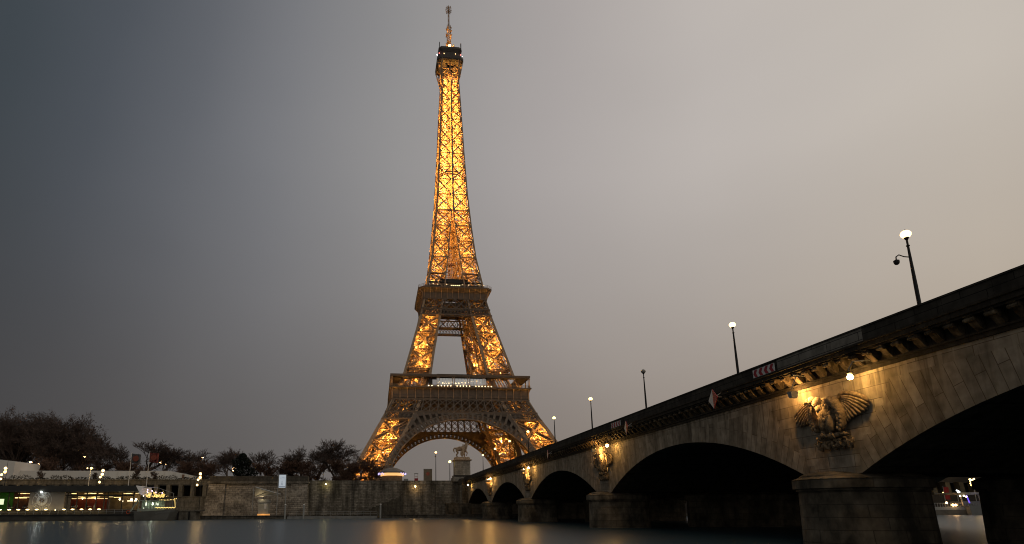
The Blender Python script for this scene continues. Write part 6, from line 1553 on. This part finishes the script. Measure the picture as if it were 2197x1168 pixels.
for i in range(9000):
    x = rd.uniform(20,400); zz = ZG+min(rd.uniform(0,42)*rd.random()**0.3, 0.33*(x+41)-9); c = Vector((x, rd.uniform(-130,-110), zz)); s_ = rd.uniform(.8,2.0); a = Vector((rd.gauss(0,1),rd.gauss(0,1),rd.gauss(0,1))).normalized()*s_; b_ = a.cross(Vector((rd.gauss(0,1),rd.gauss(0,1),rd.gauss(0,1)))).normalized()*s_*.6
    m.poly([c-a, c+b_, c+a, c-b_])
tag(m.build('distant_twig_mass', TWIG), 'unseen dark tree mass beyond the bridge, raised to darken the water', 'trees', kind='stuff')
def far(px, py, Y=-172): return at(px, py, Y=Y)
t_ = empty('moored_boat', (122,-176,ZW), 'white moored boat with a flat canopy and blue lights, seen under the bridge', 'boat')
a_, b_ = far(2077,1085,-178), far(2117,1085,-178); X0, X1 = a_.x, b_.x; zt = a_.z; 
m = MB(); m.hexa([(X0+0.6,-178,-4.9),(X1+2,-178,-4.9),(X1+2,-172,-4.9),(X0+0.6,-172,-4.9),(X0,-178.4,zt),(X1+2,-178.4,zt),(X1+2,-172,zt),(X0,-172,zt)]); m.build('hull', mat('white_hull', (0.24,0.24,0.23), 0.4, 0, 0.4, 0.08, ), t_)
m = MB(); cxx, czz = (X0+X1)/2+1.6, (zt-4.4)/2-0.2
for q in range(4):
    an = math.pi/4+q*math.pi/2; m.beam((cxx,-178.35,czz),(cxx+0.75*math.cos(an),-178.4,czz+0.75*math.sin(an)),0.3,0.08,(0,1,0))
m.beam((cxx-0.95,-178.36,czz+0.9),(cxx+0.95,-178.42,czz+0.9),0.1,0.05,(0,1,0)); m.build('emblem', DARKM, t_)
zr = far(2060,1058,-178).z
m = MB(); m.box(X0-3.2,X1+0.6,-178.6,-172.5,zr-0.18,zr+0.1); m.box(X0-2.6,X1,-178.2,-173,zr-0.45,zr-0.19); cn = m.build('canopy', mat('canopy_white', (0.3,0.28,0.24), 0.5, 0, 1, 0.05), t_)
m = MB()
for x in (X0-1.8, X0+3.6, X1-0.2): m.beam((x+0.5,-178,zt),(x,-178,zr-0.3),0.28,0.28)
m.build('canopy_post', mat('canopy_white', None), t_)
m = MB(); m.box(X0+0.3,X1+1.5,-176.5,-173,zt,zt+1.1); m.build('cabin', mat('white_hull', None), t_)
m = MB(); m.beam((X0+0.4,-178.2,zt+0.6),(X0-0.1,-178.2,zr-0.6),0.22,0.2); m.beam((X0+5.9,-177.9,zt+1.6),(X0+5.6,-177.9,zr-0.6),0.2,0.2); m.build('blue_neon', mat('blue_neon', (0.3,0.2,0.9), 0.4, 0, 3, 0.02, emit=(0.16,0.1,1.0), es=0.8), t_)
plight('deck_light_glow', (X0+2,-179.5,zr-0.6), 14, (0.75,0.7,1.0), 0.2, t_); plight('deck_light_glow', (X0-1.5,-179.6,zr+0.7), 10, (1.0,0.75,0.4), 0.2, t_)
m = MB()
for px, py in ((2060,1064.5),(2068,1064),(2073,1066)): 
    p = far(px,py,-178.8); m.ball(p,0.22,6,4)
m.build('canopy_lamps', MATS['boat_lamp'], t_)
t_ = empty('gangway_barge', (112,-175,ZW), 'low barge with white railings beside the boat under the bridge', 'barge')
A_, B_ = far(2018,1092,-175), far(2078,1092,-175)
m = MB(); m.box(A_.x-6,B_.x,-177,-172.6,-4.9,A_.z-0.3); m.build('hull', HULL, t_)
m = MB(); z0_, z1_ = A_.z-0.1, far(2030,1080,-175).z
for k in range(30): x = A_.x-5+k*0.75; m.beam((x,-177,A_.z-0.3),(x,-177,z1_),0.09,0.09)
m.beam((A_.x-5,-177,z1_),(B_.x,-177,z1_),0.14,0.12); m.box(A_.x-5,B_.x,-177.05,-176.95,A_.z-0.3,A_.z+0.5); m.build('railing', GREYM, t_)
for px, py, r_ in ((2031,1079,.25),(2045,1084,.3),(2051,1084,.26)):
    m = MB(); m.ball(far(px,py,-177.2),r_,6,5); m.build('deck_lamp', STREET, t_)
plight('barge_glow', tuple(far(2048,1082,-178.5)), 16, (1.0,0.65,0.3), 0.2, t_)
p = far(2031,1058,-168); t_ = empty('red_banner', (p.x,-168,-3.7), 'tall red banner on the far quay seen under the bridge', 'banner')
m = MB(); m.box(p.x-0.75,p.x+0.75,-168.1,-168.0,far(2031,1072,-168).z,far(2031,1045,-168).z); m.build('cloth', mat('red_banner_cloth', (0.25,0.02,0.018), 0.8, 0, 1, 0.15), t_)
m = MB(); m.beam((p.x-0.8,-168,-3.7),(p.x-0.8,-168,far(2031,1043,-168).z),0.1,0.1); m.build('pole', GREYM, t_)
plight('banner_light', (p.x-0.5,-170,0.5), 12, (1.0,0.6,0.3), 0.1, t_)
for nm, pts, base, lab in (('many_globe_mast', ((2081,1029,.3),(2089.5,1028,.25),(2084.5,1032,.48),(2083,1037.5,.28),(2089,1036.5,.22),(2086.5,1040.5,.48),(2083.2,1023,.12)), (2091,1056), 'mast with a cluster of orange globes above the boat canopy under the bridge'), ('white_twin_lamp', ((2053,1053,.22),(2056.5,1056,.36)), (2056.5,1075), 'lamp with two white heads left of the boat canopy under the bridge'), ('twin_lamp', ((2024.5,1058,.26),(2028,1061,.42)), (2028,1075), 'low lamp pair beside the red banner under the bridge')):
    p = far(base[0],base[1],-165); t_ = empty(nm, (p.x,-165,-3.7), lab, 'street lamp')
    for q in pts:
        g_ = far(q[0],q[1],-165); m = MB(); m.ball(g_,q[2],8,6); m.build('globe', GLOBE if nm != 'white_twin_lamp' else mat('white_globe', (0.9,0.9,0.9), 0.4, 0, 3, 0.02, emit=(0.85,0.95,1.0), es=5), t_)
        m = MB(); m.beam(g_, (p.x,-165,g_.z-0.6), 0.05, 0.05); m.build('bracket', DARKM, t_)
    m = MB(); m.beam((p.x,-165,-3.7),(p.x,-165,far(pts[0][0],pts[0][1],-165).z),0.14,0.14); m.build('post', GREYM, t_)
    plight('lamp_glow', (p.x-1,-166.5,far(pts[0][0],pts[0][1],-165).z-1), 70 if nm == 'many_globe_mast' else 20, (1.0,0.62,0.25), 0.3, t_)
